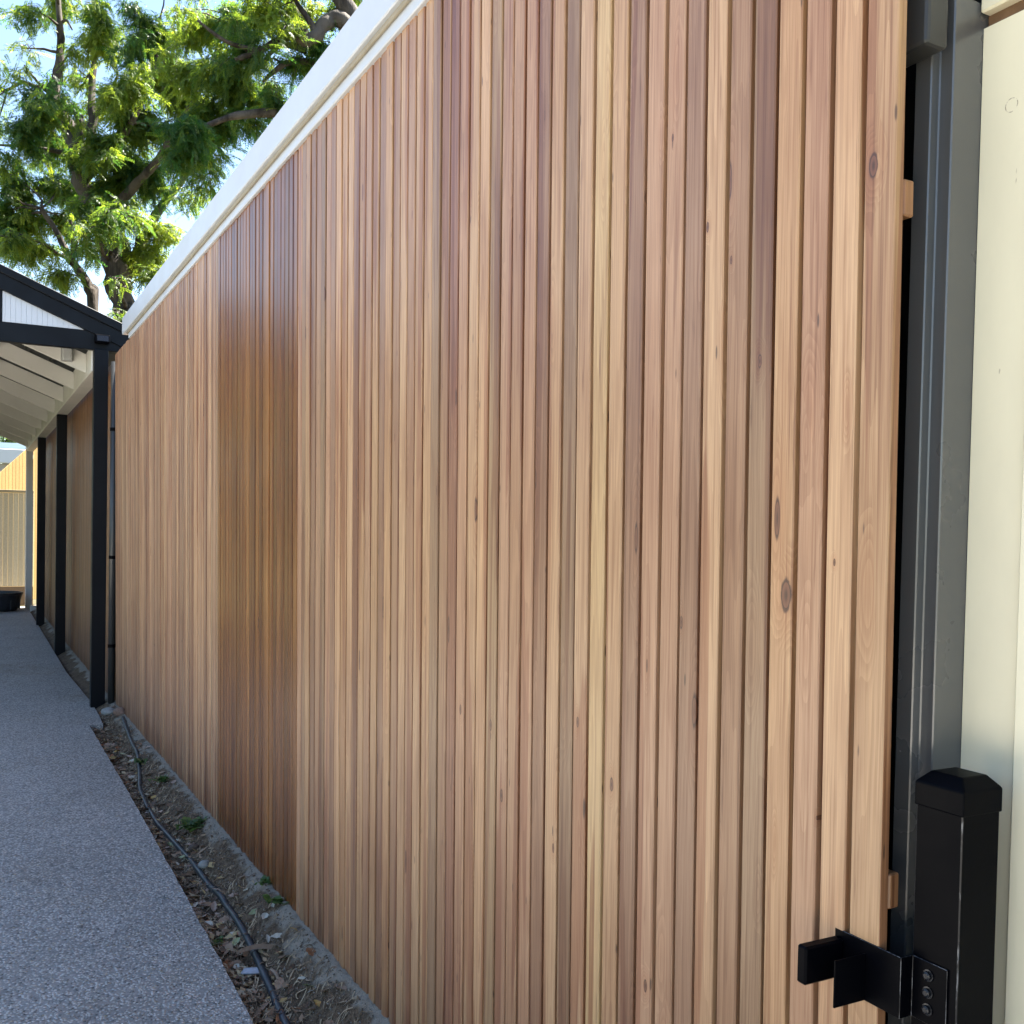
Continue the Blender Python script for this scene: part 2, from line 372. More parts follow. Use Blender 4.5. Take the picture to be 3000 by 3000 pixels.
def haunch_z(x): return float(np.interp(x, [-22, -9.7, -5, -3, -1, 4], [0.03, 0.05, 0.09, 0.112, 0.125, 0.125]))
def soil_z(x, y, fine=True):
    t = (y + 0.32) / 0.32                                  # 0 at the path edge, 1 at the wall
    z = -0.045 - 0.012 * math.sin(min(max(t, 0), 1) * math.pi)
    r = max(0.0, (t - 0.22) / 0.78)
    z += (haunch_z(x) + 0.05) * (r * r * (3 - 2 * r) if r < 1 else 1.0)
    z += 0.016 * noise.noise(Vector((x * 5.0, y * 6.0, 1.7))) * (1.0 if t < 0.85 else 0.5)
    if fine: z += 0.012 * noise.noise(Vector((x * 19.0, y * 19.0, 5.2))) + 0.006 * noise.noise(Vector((x * 70.0, y * 70.0, 9.2)))
    return z
def strip(x0, x1, dx, ny, y0, y1):
    nx = int(round((x1 - x0) / dx)) + 1; vs_ = []; hv = []
    for i in range(nx):
        x = x0 + (x1 - x0) * i / (nx - 1)
        for j in range(ny):
            y = y0 + (y1 - y0) * j / (ny - 1)
            vs_.append((x, y, soil_z(x, y))); hv.append(min(1.0, max(0.0, (y + 0.32) / 0.32 - 0.28)))
    fs = [(i*ny+j, (i+1)*ny+j, (i+1)*ny+j+1, i*ny+j+1) for i in range(nx - 1) for j in range(ny - 1)]
    me = bpy.data.meshes.new('planting_strip'); me.from_pydata(vs_, [], fs)
    a = me.attributes.new('haunch', 'FLOAT', 'POINT'); a.data.foreach_set('value', hv)
    me.polygons.foreach_set('use_smooth', [True] * len(me.polygons))
    return me
soil = link_mesh('planting_strip', strip(-9.85, -1.0, 0.011, 34, -0.37, 0.03), M['soil']); tag(soil, kind='structure')
soil2 = link_mesh('planting_strip', strip(-22.3, -9.85, 0.04, 16, -0.30, 0.03), M['soil']); tag(soil2, kind='structure')
soil3 = link_mesh('planting_strip', strip(-1.0, 3.4, 0.03, 20, -0.40, 0.16), M['soil']); tag(soil3, kind='structure')

# ------------------------------------------------------------------ building behind the cladding
bld = empty('low_building', (-5.0, 2.5, 0.0)); tag(bld, 'low flat roofed building with white fascia above the slatted wall', 'building')
O = Vector(bld.location)
def bbox(name, mat, parent, x0, x1, y0, y1, z0, z1, bevel=0.0, org=None):
    o_ = org if org is not None else O
    m = MB().box(x0 - o_.x, x1 - o_.x, y0 - o_.y, y1 - o_.y, z0 - o_.z, z1 - o_.z)
    return m.build(name, mat, parent, bevel)
bbox('wall', M['dark'], bld, -9.6, 3.0, 0.175, 5.0, -0.1, 3.14)
bbox('roof', M['roof'], bld, -8.88, 3.1, 0.02, 5.2, 3.219, 3.345)
bbox('fascia_board', M['white'], bld, -8.93, 3.1, -0.078, 0.017, 3.216, 3.352, 0.004)
bbox('trim_strip', M['white'], bld, -8.75, 3.1, -0.052, 0.03, 3.160, 3.2125, 0.003)
bbox('shadow_strip', M['shadow_beige'], bld, -8.76, 3.1, -0.064, -0.0535, 3.197, 3.2145, 0.002)  # solid beige strip, painted as the shadow band below the fascia board

# ------------------------------------------------------------------ slatted wall
PITCH, SW, SD = 0.0607, 0.0505, 0.019
def slat_mesh(w, h):
    return MB().box(-w/2, w/2, 0, SD, 0, h).mesh('slat', bevel=0.0022)
PAL = {  # real colours of the boards
    'pale': (0.555, 0.350, 0.195), 'yellow': (0.64, 0.445, 0.225), 'tan': (0.47, 0.285, 0.148), 'peach': (0.56, 0.340, 0.178),
    'pink': (0.455, 0.265, 0.155), 'mid': (0.375, 0.215, 0.120), 'mauve': (0.290, 0.160, 0.092), 'grey': (0.285, 0.178, 0.100),
    'red': (0.27, 0.120, 0.066), 'olive': (0.36, 0.235, 0.125)}
order = ['tan', 'pale', 'pink', 'peach', 'grey', 'mid', 'pale', 'mauve', 'pink', 'pink', 'mauve', 'tan', 'yellow', 'pale', 'grey', 'pale',
         'mauve', 'pink', 'mid', 'pink', 'olive', 'pale', 'pale', 'pink', 'red', 'mid', 'grey', 'tan', 'pale', 'mid', 'pale', 'mid', 'tan', 'mauve', 'tan', 'mid']
def shade(c, rr): 
    k = rr.uniform(0.90, 1.10); h = rr.uniform(-1, 1); return (c[0]*k, c[1]*k*(1+0.02*h), c[2]*k*(0.98+0.05*h), 1.0)
LEAN = 0.012
sw = empty('slatted_wall', (-1.0, 0.0, 0.0)); sw.rotation_euler = (LEAN, 0, 0)
tag(sw, 'tall wall of vertical cedar slats beside the aggregate path', 'wall')
H0, H1 = 0.035, 3.168
me0 = slat_mesh(0.057, H1 - H0); me1 = slat_mesh(SW, H1 - H0)
rr = random.Random(3)
KPX = {0: (2563, 487, 0.021), 1: (2445, 1643, 0.006), 2: (2385, 2400, 0.005), 3: (2303, 1745, 0.030), 4: (2230, 1062, 0.013), 5: (2149, 758, 0.008), 6: (2083, 668, 0.010), 7: (1992, 1828, 0.013), 8: (1979, 412, 0.008),
       9: (1878, 2885, 0.014), 11: (1785, 2298, 0.016), 13: (1690, 2120, 0.013), 15: (1612, 2488, 0.012), 19: (1462, 2330, 0.018), 20: (1432, 2125, 0.016), 23: (1345, 2075, 0.015)}
knots = {}
for ki, (ka, kb, ks) in KPX.items():
    kp = on_y(ka, kb, -0.02); knots[ki] = (kp[0] - (-1.093 - PITCH * ki + SW / 2), kp[2] / math.cos(0.012), ks)
keys = ['pale', 'tan', 'pink', 'mid', 'mid', 'mauve', 'grey', 'peach', 'olive', 'pink', 'tan', 'mauve']
NSL = 143
for i in range(NSL):
    left = -1.093 - PITCH * i
    w = 0.057 if i == 0 else SW
    oiled = 49 <= i <= 72
    o = link_mesh('slat', me0 if i == 0 else me1, None, sw, (left + w/2 + 1.0 + rr.uniform(-0.0015, 0.0015), rr.uniform(-0.0018, 0.0010), H0 + rr.uniform(-0.004, 0.004)))
    key = order[i] if i < len(order) else rr.choice(keys)
    c = shade(PAL[key], rr)
    mx_ = 0.16 if i < 73 else 0.30                       # boards of the far stretch are paler, pinker and more alike
    mean_ = (0.43, 0.268, 0.152) if i < 73 else (0.46, 0.285, 0.182)
    c = tuple(a_ * (1 - mx_) + b_ * mx_ for a_, b_ in zip(c, mean_)) + (1.0,)
    o.color = c
    o.rotation_euler = (rr.uniform(-0.0006, 0.0006), 0, rr.uniform(-0.010, 0.010))
    o['knot'] = [float(v) for v in knots.get(i, (0.0, 0.0, 0.0))]
    if i in knots: o['knot'] = [knots[i][0], knots[i][1] - H0, knots[i][2]]
    if oiled:
        o.color = (c[0] * 0.58, c[1] * 0.43, c[2] * 0.255, 1.0)
        o.material_slots  # slot exists after the mesh gets a material below
me0.materials.append(M['wood']); me1.materials.append(M['wood'])
for i, o in enumerate([c for c in sw.children]):
    if 49 <= i <= 72:
        o.material_slots[0].link = 'OBJECT'; o.material_slots[0].material = M['oiled']
        o['label'] = 'darker glossy oiled slat'
for z in (0.14, 1.122, 2.124, 3.04):
    r = MB().box(-8.75, -0.037, 0.0, 0.021, 0, 0.052).build('rail', M['wood'], sw, 0.0025, loc=(0, SD + 0.001, z)); r.color = (0.40, 0.22, 0.10, 1); r['knot'] = [0.0, 0.0, 0.0]
MB().box(-8.70, -0.11, 0.046, 0.052, 0.02, 3.15).build('backing_sheet', M['dark'], sw)

# stretch under the covered walkway
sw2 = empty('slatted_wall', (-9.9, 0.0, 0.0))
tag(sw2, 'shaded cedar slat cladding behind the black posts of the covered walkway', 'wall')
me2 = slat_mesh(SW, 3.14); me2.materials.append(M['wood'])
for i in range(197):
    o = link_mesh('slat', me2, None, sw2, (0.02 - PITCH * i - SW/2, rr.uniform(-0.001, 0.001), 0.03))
    c = shade(PAL[rr.choice(keys)], rr); o.color = (c[0]*0.62, c[1]*0.49, c[2]*0.38, 1)  # cedar tones darkened: the walkway's shade is put into the colour
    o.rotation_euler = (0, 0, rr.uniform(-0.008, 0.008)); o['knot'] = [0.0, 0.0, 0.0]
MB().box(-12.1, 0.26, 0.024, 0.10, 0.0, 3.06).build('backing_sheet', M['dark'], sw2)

# ------------------------------------------------------------------ painted wall, jamb and hardware at the near end
pw = empty('painted_wall', (0.0, 0.16, 0.0)); tag(pw, 'cream painted wall beside the charcoal metal jamb', 'wall')
P0 = Vector(pw.location)
bbox('panel', M['cream'], pw, -1.0355, 3.0, 0.150, 0.172, -0.05, 2.424, org=P0)
bbox('joint', plain('brown_bare_timber', (0.20, 0.115, 0.06), 0.7, 0.3, var=0.4, scale=25.0), pw, -1.034, 3.0, 0.158, 0.1725, 2.4245, 2.4435, org=P0)
bbox('upper_board', M['cream'], pw, -1.0355, 3.0, 0.140, 0.1715, 2.444, 2.62, 0.003, org=P0)
bbox('upper_board', M['cream'], pw, -1.0355, 3.0, 0.148, 0.1715, 2.6215, 3.155, 0.003, org=P0)
bbox('cover_batten', M['cream'], pw, -0.9405, -0.84, 0.136, 0.1495, -0.05, 2.4235, 0.003, org=P0)

jb = MB().prism([(-1.090, 0.070), (-1.060, 0.070), (-1.060, 0.088), (-1.0365, 0.088), (-1.0365, 0.165), (-1.090, 0.165)], 'z', 0.02, 2.462)
jb = jb.build('metal_jamb', scuffed('glossy_charcoal_metal', (0.078, 0.081, 0.083), 0.30, (0.30, 0.31, 0.31), 0.72, 0.8), None, 0.0018, loc=(0, 0, 0)); tag(jb, 'stepped charcoal metal door jamb between slats and cream wall', 'jamb')
jm = jb.data.materials[0].node_tree.nodes['Principled BSDF']; jm.inputs['Coat Weight'].default_value = 0.3; jm.inputs['Coat IOR'].default_value = 1.65; jm.inputs['Coat Roughness'].default_value = 0.16
hb = MB().box(-1.125, -1.030, 0.0235, 0.068, 2.372, 3.13).build('guide_housing', M['grey'], None, 0.006, seg=2)
tag(hb, 'grey metal guide box high up behind the last slat', 'guide')

gp = empty('gate_post', (-0.961, 0.0515, 0.0)); tag(gp, 'short square black metal post with chamfered cap by cream wall', 'post')
MB().box(-0.038, 0.038, -0.0385, 0.0385, -0.1, 1.300).build('tube', M['black'], gp, 0.0016, edge=M['worn'])
c0, c1 = 0.0405, 0.0255
cap = MB().add([(s*c, t*c, z) for (c, z) in ((c0, 1.286), (c0, 1.320), (c1, 1.3365)) for (s, t) in ((-1,-1),(1,-1),(1,1),(-1,1))],
               [(3,2,1,0)] + [(4*r+i, 4*r+(i+1) % 4, 4*r+4+(i+1) % 4, 4*r+4+i) for r in range(2) for i in range(4)] + [(8, 9, 10, 11)])
cap.build('cap', M['black'], gp, 0.0022, seg=2)

bk = empty('catch_bracket', (-1.0, 0.0, 1.02)); tag(bk, 'black steel two pronged catch bracket bolted to the short post', 'bracket')
B0 = Vector(bk.location)
plate = MB().prism([(-1.119, -0.0145), (-0.9945, -0.0145), (-0.9945, 0.0095), (-0.937, 0.0095), (-0.937, 0.0125), (-0.9975, 0.0125), (-0.9975, -0.0112), (-1.119, -0.0112)], 'z', 0.984, 1.0715)
plate.v = [(a - B0.x, b - B0.y, c - B0.z) for a, b, c in plate.v]
plate.build('plate', M['black'], bk, 0.0006, edge=M['worn'])
bbox('stop_block', M['black'], bk, -1.1185, -1.0995, -0.092, -0.0148, 1.003, 1.060, 0.003, org=B0)
bbox('prong', M['black'], bk, -1.0605, -1.0570, -0.076, -0.0148, 0.985, 1.054, 0.0008, org=B0)
for z in (1.053, 1.029, 1.005):
    m = MB(); 
    ring_ = [(0.0085, 0.0), (0.0085, -0.0014), (0.0062, -0.0016), (0.0062, -0.0052), (0.0035, -0.0064)]
    n_ = 12; vs_ = []; fs = []
    for (r_, y_) in ring_:
        for q in range(n_): vs_.append((r_ * math.cos(2*math.pi*q/n_), y_, r_ * math.sin(2*math.pi*q/n_)))
    for a in range(len(ring_) - 1):
        for q in range(n_): fs.append((a*n_+q, a*n_+(q+1) % n_, (a+1)*n_+(q+1) % n_, (a+1)*n_+q))
    fs.append(tuple((len(ring_)-1)*n_+q for q in range(n_)))
    m.add(vs_, fs).build('bolt', M['steel'], bk, loc=(-0.967 - B0.x, 0.0092 - B0.y, z - B0.z))

# ------------------------------------------------------------------ covered walkway
WX0, WX1, RY = -9.94, -22.1, -1.0
wk = empty('covered_walkway', (-16.0, RY, 0.0)); tag(wk, 'gabled covered walkway with black posts and white rafters along the path', 'walkway')
W0 = Vector(wk.location)
def wbox(name, mat, x0, x1, y0, y1, z0, z1, bevel=0.004, parent=None):
    return bbox(name, mat, parent or wk, x0, x1, y0, y1, z0, z1, bevel, org=W0)
for side in (1, -1):
    def sy(y): return y if side == 1 else 2 * RY - y
    def yr(a, b): return (min(sy(a), sy(b)), max(sy(a), sy(b)))
    for (px_, top, mt) in ((-9.90, 3.2345, 'navy'), (-14.22, 3.0495, 'navy'), (-18.25, 3.0495, 'navy'), (-21.95, 3.0495, 'offwhite')):
        y0, y1 = yr(-0.190, -0.070)
        wbox('post', M[mt], px_ - 0.12, px_, y0, y1, -0.08, top)
    y0, y1 = yr(-0.200, -0.065)
    wbox('eave_beam', M['offwhite'], -22.05, -10.041, y0, y1, 3.05, 3.285)
    for q in range(9):
        xq = -10.45 - 1.33 * q - (0.0 if q < 3 else 0.03 * (q - 2))
        ya, yb = -0.2015, RY + 0.012
        za, zb = 3.085, 3.085 + (ya - yb) * 0.40
        pl = [(sy(ya), za), (sy(ya), za + 0.175), (sy(yb), zb + 0.175), (sy(yb), zb)]
        m = MB().prism([(a - W0.y, b) for a, b in pl], 'x', xq - 0.045 - W0.x, xq - W0.x)
        m.build('rafter', M['offwhite'], wk, 0.003)
    # roof sheet, standing on the rafters
    ya, yb = 0.11, RY + 0.001
    zt = lambda y: 3.3525 + (0.0 - y) * 0.40 - 0.0
    pl = [(sy(ya), zt(ya) - 0.035), (sy(ya), zt(ya) + 0.02), (sy(yb), zt(yb) + 0.02), (sy(yb), zt(yb) - 0.035)]
    MB().prism([(a - W0.y, b) for a, b in pl], 'x', WX1 - W0.x, -9.992 - W0.x).build('roof_sheet', M['roof'], wk)
    for q in range(4):
        yb_ = -0.12 - 0.24 * q
        zz = 3.3525 - 0.0375 - yb_ * 0.40 - 0.022
        y0, y1 = yr(yb_ - 0.04, yb_)
        wbox('batten', M['roof'], WX1, -10.05, y0, y1, zz - 0.02, zz + 0.012, 0)
    # rake board and cap of the front gable
    ln = lambda y, y1_, z1_, s_: z1_ + (y - y1_) * s_
    lo = lambda y: ln(y, -0.263, 3.406, -0.40); hi = lambda y: ln(y, 0.08, 3.397, -0.41); cp = lambda y: ln(y, 0.126, 3.461, -0.40)
    ya, yb = 0.10, RY + 0.0005
    pl = [(sy(ya), lo(ya)), (sy(ya), hi(ya)), (sy(yb), hi(yb)), (sy(yb), lo(yb))]
    MB().prism([(a - W0.y, b) for a, b in pl], 'x', -9.989 - W0.x, -9.945 - W0.x).build('rake_board', M['navy'], wk, 0.003)
    ya = 0.128
    pl = [(sy(ya), hi(ya) + 0.004), (sy(ya), cp(ya)), (sy(yb), cp(yb)), (sy(yb), hi(yb) + 0.004)]
    MB().prism([(a - W0.y, b) for a, b in pl], 'x', -10.06 - W0.x, -9.925 - W0.x).build('rake_cap', M['navy'], wk, 0.004)
    # grooved white infill boards
    y = -0.275; 
    while y > RY + 0.075:
        yn = max(y - 0.042, RY + 0.071)
        pl = [(sy(y - 0.0004), 3.4045), (sy(y - 0.0004), lo(y - 0.0004) - 0.001), (sy(yn + 0.0004), lo(yn + 0.0004) - 0.001), (sy(yn + 0.0004), 3.4045)]
        MB().prism([(a - W0.y, b) for a, b in pl], 'x', -9.985 - W0.x, -9.968 - W0.x).build('gable_board', M['white'], wk, 0.001)
        y = yn - 0.0002 if yn > RY + 0.08 else -9
wbox('gable_beam', M['navy'], -10.04, -9.9645, -2.15, 0.17, 3.235, 3.4035)
wbox('king_post', M['navy'], -10.02, -9.962, RY - 0.07, RY + 0.07, 3.404, 3.70)
wbox('ridge_beam', M['offwhite'], -22.05, -10.08, RY - 0.0115, RY + 0.0115, 3.40, 3.62)

fl = empty('floodlight', (-9.935, -0.12, 3.335)); tag(fl, 'small black floodlight on the dark gable beam', 'light')
MB().box(-0.029, -0.016, -0.045, 0.035, -0.03, 0.04).build('bracket', M['black'], fl, 0.002)
MB().prism([(-0.016, 0.036), (0.055, 0.030), (0.068, -0.040), (-0.016, -0.046)], 'y', -0.066, 0.060).build('housing', M['black'], fl, 0.006)
MB().prism([(0.0585, 0.020), (0.0600, 0.020), (0.0690, -0.030), (0.0675, -0.030)], 'y', -0.050, 0.046).build('lens', M['steel'], fl)
bh = empty('bulkhead_light', (-10.449, -0.375, 3.22)); tag(bh, 'grey box light fixed to the first white rafter', 'light')
MB().box(-0.0005, 0.03, -0.052, 0.052, -0.045, 0.085).build('base', plain('grey_plastic', (0.30, 0.30, 0.29), 0.5), bh, 0.006)
MB().box(0.030, 0.075, -0.044, 0.044, -0.038, 0.078).build('cover', plain('frosted_cover', (0.42, 0.43, 0.43), 0.35), bh, 0.012, seg=2)

dp = empty('downpipe', (-9.815, -0.028, 0.0)); tag(dp, 'slim dark grey downpipe between the slats and black post', 'pipe')
MB().tube([(0, 0, -0.05), (0, 0, 3.12)], 0.030, 14).build('pipe', M['grey'], dp, smooth=True)
for z in (0.55, 1.35, 2.5): MB().tube([(0, 0, z), (0, 0, z + 0.03)], 0.0335, 14).build('collar', M['black'], dp)

# ------------------------------------------------------------------ far end of the path
ff = empty('board_fence', (-22.6, -1.0, 0.0)); tag(ff, 'pale vertical board fence closing the far end of path', 'fence')
F0 = Vector(ff.location)
y = -0.02; rr2 = random.Random(8)
while y > -2.2:
    o = bbox('board', M['fence'], ff, -22.60, -22.578, y - 0.088, y, 0.39, 2.25, 0.004, org=F0); k_ = rr2.uniform(0.9, 1.06)
    o.color = (0.66*k_, 0.54*k_, 0.36*k_, 1); y -= 0.092
o = bbox('top_rail', M['fence'], ff, -22.62, -22.555, -2.2, -0.02, 2.255, 2.31, 0.004, org=F0); o.color = (0.42, 0.33, 0.2, 1)
o = bbox('kick_board', M['fence'], ff, -22.60, -22.575, -2.2, -0.02, 0.0, 0.385, 0.004, org=F0); o.color = (0.20, 0.13, 0.075, 1)
ss = empty('sloped_screen', (-24.0, -0.45, 0.0)); ss.rotation_euler = (0, 0, math.radians(42)); tag(ss, 'yellow sunlit boarded screen with sloping top beyond the far fence', 'screen')
y = 1.2
while y > -2.2:
    zt_ = lambda q: 2.86 + q * 0.78
    yn = y - 0.088
    pl = [(y, 0.0), (y, zt_(y)), (yn, zt_(yn)), (yn, 0.0)]
    o = MB().prism(pl, 'x', -0.012, 0.012).build('board', M['fence'], ss, 0.003); k_ = rr2.uniform(0.93, 1.05); o.color = (0.34*k_, 0.225*k_, 0.085*k_, 1)
    y = yn - 0.003
tub = empty('plant_tub', (-21.45, -0.72, 0.0)); tag(tub, 'round black plastic tub on the path before the far fence', 'tub')
prof = [(0.0, 0.0), (0.36, 0.0), (0.40, 0.05), (0.455, 0.30), (0.475, 0.305), (0.475, 0.35), (0.445, 0.35), (0.44, 0.28), (0.0, 0.26)]
def lathe(profile, n=28):
    m = MB(); vs_ = []; fs = []
    for (r_, z_) in profile:
        for q in range(n): vs_.append((max(r_, 1e-4) * math.cos(2*math.pi*q/n), max(r_, 1e-4) * math.sin(2*math.pi*q/n), z_))
    for a in range(len(profile) - 1):
        for q in range(n): fs.append((a*n+q, a*n+(q+1) % n, (a+1)*n+(q+1) % n, (a+1)*n+q))
    return m.add(vs_, fs)
lathe(prof).build('pot', M['hose'], tub, smooth=False)
for q in range(10):
    w = 2 * math.pi * q / 10
    m = MB().box(-0.012, 0.012, -0.012, 0.012, 0.03, 0.235); o = m.build('rib', M['hose'], tub, 0.003); o.location = (0.425*math.cos(w), 0.425*math.sin(w), 0.0); o.rotation_euler = (0, 0, w)
pb = MB().prism([(-0.06, 0.0), (0.06, 0.0), (0.055, 0.13), (-0.05, 0.135)], 'x', -0.05, 0.05).build('concrete_block', M['offwhite'], None, 0.008, loc=(-21.3, -0.085, -0.035))
tag(pb, 'small pale concrete block beside the last post of the walkway', 'block')
hs = empty('far_house', (-36.0, 0.0, 0.0)); tag(hs, 'distant house with light blue roof and white gutter', 'house')
MB().box(-3, 3, -7, 9, 0, 3.35).build('wall', plain('grey_render', (0.35, 0.34, 0.34), 0.8), hs)
MB().box(3.0, 3.25, -7.2, 9.2, 3.36, 3.78).build('gutter', M['white'], hs, 0.02)
arc = [(3.2 - 6.4 * t, 3.770 + 0.36 * math.sin(math.pi * min(1, t * 1.05 + 0.02))) for t in [i / 14 for i in range(15)]]
MB().prism([(a, b) for a, b in arc], 'y', -7.2, 9.2).build('roof', plain('pale_blue_roof', (0.05, 0.08, 0.10), 0.5), hs)

# ------------------------------------------------------------------ trees
def frond_template(r_, n_pairs=12, length=0.36):
    q = []; bend = r_.uniform(0.6, 1.3); side = r_.uniform(-0.3, 0.3)
    for i in range(n_pairs):
        t = (i + 0.9) / n_pairs
        p = np.array([length * t, side * length * t * t, -bend * length * 0.45 * t * t])
        T = np.array([1.0, 2 * side * t, -bend * 0.9 * t]); T /= np.linalg.norm(T)
        S = np.cross(T, [0, 0, 1.0]); S /= np.linalg.norm(S); N_ = np.cross(S, T)
        for s in (-1, 1):
            L = length * r_.uniform(0.17, 0.24) * (1.0 - 0.45 * abs(t - 0.4)); W = L * r_.uniform(0.14, 0.20)
            d = T * r_.uniform(0.55, 0.9) + S * s * 0.8 - np.array([0, 0, r_.uniform(0.15, 0.6)]); d /= np.linalg.norm(d)
            w = np.cross(d, N_ + 0.5 * s * S * r_.uniform(-1, 1)); w /= np.linalg.norm(w)
            q.append([p, p + d * L * 0.5 + w * W, p + d * L, p + d * L * 0.5 - w * W])
    return np.array(q)                       # (n,4,3)
_r = random.Random(21)
FRONDS = [frond_template(_r) for _ in range(8)]
def rotz(a): return np.array([[math.cos(a), -math.sin(a), 0], [math.sin(a), math.cos(a), 0], [0, 0, 1]])
def rotx(a): return np.array([[1, 0, 0], [0, math.cos(a), -math.sin(a)], [0, math.sin(a), math.cos(a)]])
def roty(a): return np.array([[math.cos(a), 0, math.sin(a)], [0, 1, 0], [-math.sin(a), 0, math.cos(a)]])
def quads_object(name, quads, tones, mat, parent):
    Q = np.concatenate(quads); n = len(Q); T = np.concatenate(tones)
    me = bpy.data.meshes.new(name); me.vertices.add(4 * n); me.loops.add(4 * n); me.polygons.add(n)
    me.vertices.foreach_set('co', Q.reshape(-1).astype(np.float32))
    me.loops.foreach_set('vertex_index', np.arange(4 * n, dtype=np.int32))
    me.polygons.foreach_set('loop_start', np.arange(0, 4 * n, 4, dtype=np.int32))
    me.polygons.foreach_set('loop_total', np.full(n, 4, dtype=np.int32))
    a = me.attributes.new('tone', 'FLOAT', 'FACE'); a.data.foreach_set('value', T.astype(np.float32))
    me.update(calc_edges=True); me.validate()
    return link_mesh(name, me, mat, parent)

def build_tree(name, label, limbs, clumps, base, seed, per=1.0, size=1.0, extra_depth=1.5):
    r_ = random.Random(seed)
    root = empty(name, base); tag(root, label, 'tree'); R0 = np.array(base)
    mt = MB(); nodes = []
    for (pl, ra, rb) in limbs:
        P = [at_depth(*q) if len(q) == 3 and not isinstance(q, np.ndarray) else q for q in pl]
        # smooth polyline
        S_ = []
        for i in range(len(P) - 1):
            p0 = P[max(i-1, 0)]; p1 = P[i]; p2 = P[i+1]; p3 = P[min(i+2, len(P)-1)]
            for t in np.linspace(0, 1, 5)[:-1]:
                S_.append(0.5*((2*p1) + (-p0+p2)*t + (2*p0-5*p1+4*p2-p3)*t*t + (-p0+3*p1-3*p2+p3)*t**3))
        S_.append(P[-1]); m = len(S_)
        rad = [(ra + (rb - ra) * i / (m - 1)) * (1 + r_.uniform(-0.09, 0.09)) for i in range(m)]
        S_ = [p + np.array([r_.uniform(-1, 1), r_.uniform(-1, 1), 0]) * rad[i] * 0.18 for i, p in enumerate(S_)]
        mt.tube([p - R0 for p in S_], rad, 9)
        nodes += [(p, rad[i]) for i, p in enumerate(S_)]
    NP = np.array([p for p, _ in nodes]); quads = []; tones = []; br = mt
    for (cx, cy, rx, ry, dz, dens, tone) in clumps:
        Zc = dz + r_.uniform(-0.5, 0.5) * extra_depth
        c = at_depth(cx, cy, Zc); sx = rx * Zc / FPX; szv = ry * Zc / FPX
        # branch from the nearest limb to the clump, then twigs
        dd = np.linalg.norm(NP - c, axis=1); j = int(np.argmin(dd + 0.4 * np.maximum(0, NP[:, 2] - c[2])))
        a = NP[j]; mid = (a + c) / 2 + np.array([r_.uniform(-.2, .2), r_.uniform(-.2, .2), 0.12 * dd[j]])
        r0 = min(nodes[j][1] * 0.6, 0.022 + 0.012 * dd[j])
        cv = [a + (mid - a) * 2*t*(1-t) + (c - a) * t*t + (np.array([r_.uniform(-1, 1), r_.uniform(-1, 1), r_.uniform(-1, 1)]) * 0.03 * dd[j] if 0 < t < 1 else 0) for t in (0, .2, .4, .6, .8, 1)]
        br.tube([p - R0 for p in cv], [r0 * (1 - 0.75 * i / 5) for i in range(6)], 6)
        tips = []
        for q in range(int(5 + 6 * dens)):
            e = c + np.array([r_.gauss(0, .55) * sx, r_.gauss(0, .55) * sx, r_.gauss(0, .5) * szv])
            st = cv[r_.choice((3, 4, 5))]; md = (st + e) / 2 + np.array([0, 0, 0.08])
            br.tube([st - R0, md - R0, e - R0], [r0 * 0.34, r0 * 0.24, 0.003], 4); tips.append((st, md, e))
        nf = int(per * dens * 0.0105 * rx * ry / (size * size) * (Zc / 18.0) ** 2)
        for q in range(nf):
            st, md, e = r_.choice(tips); t = r_.uniform(0.25, 1.08)
            p = (st*(1-t)**2 + 2*md*t*(1-t) + e*t*t) + np.array([r_.gauss(0, 1), r_.gauss(0, 1), r_.gauss(0, 1)]) * 0.07 * size
            Mx = rotz(r_.uniform(0, 6.283)) @ roty(r_.uniform(-0.3, 1.0)) @ rotx(r_.gauss(0, 0.5)) * (size * r_.uniform(0.7, 1.25))
            F = FRONDS[r_.randrange(8)]; F = F if r_.random() < 0.5 else F[: len(F) * 2 // 3]
            quads.append(F @ Mx.T + (p - R0)); tones.append(np.clip(np.full(len(F), tone + r_.gauss(0, 0.22)) + 0.08*rng.standard_normal(len(F)), 0, 1))
    mt.build('trunk', M['bark'], root, smooth=True)
    cr = quads_object('crown', quads, tones, M['leaf'], root)
    return root

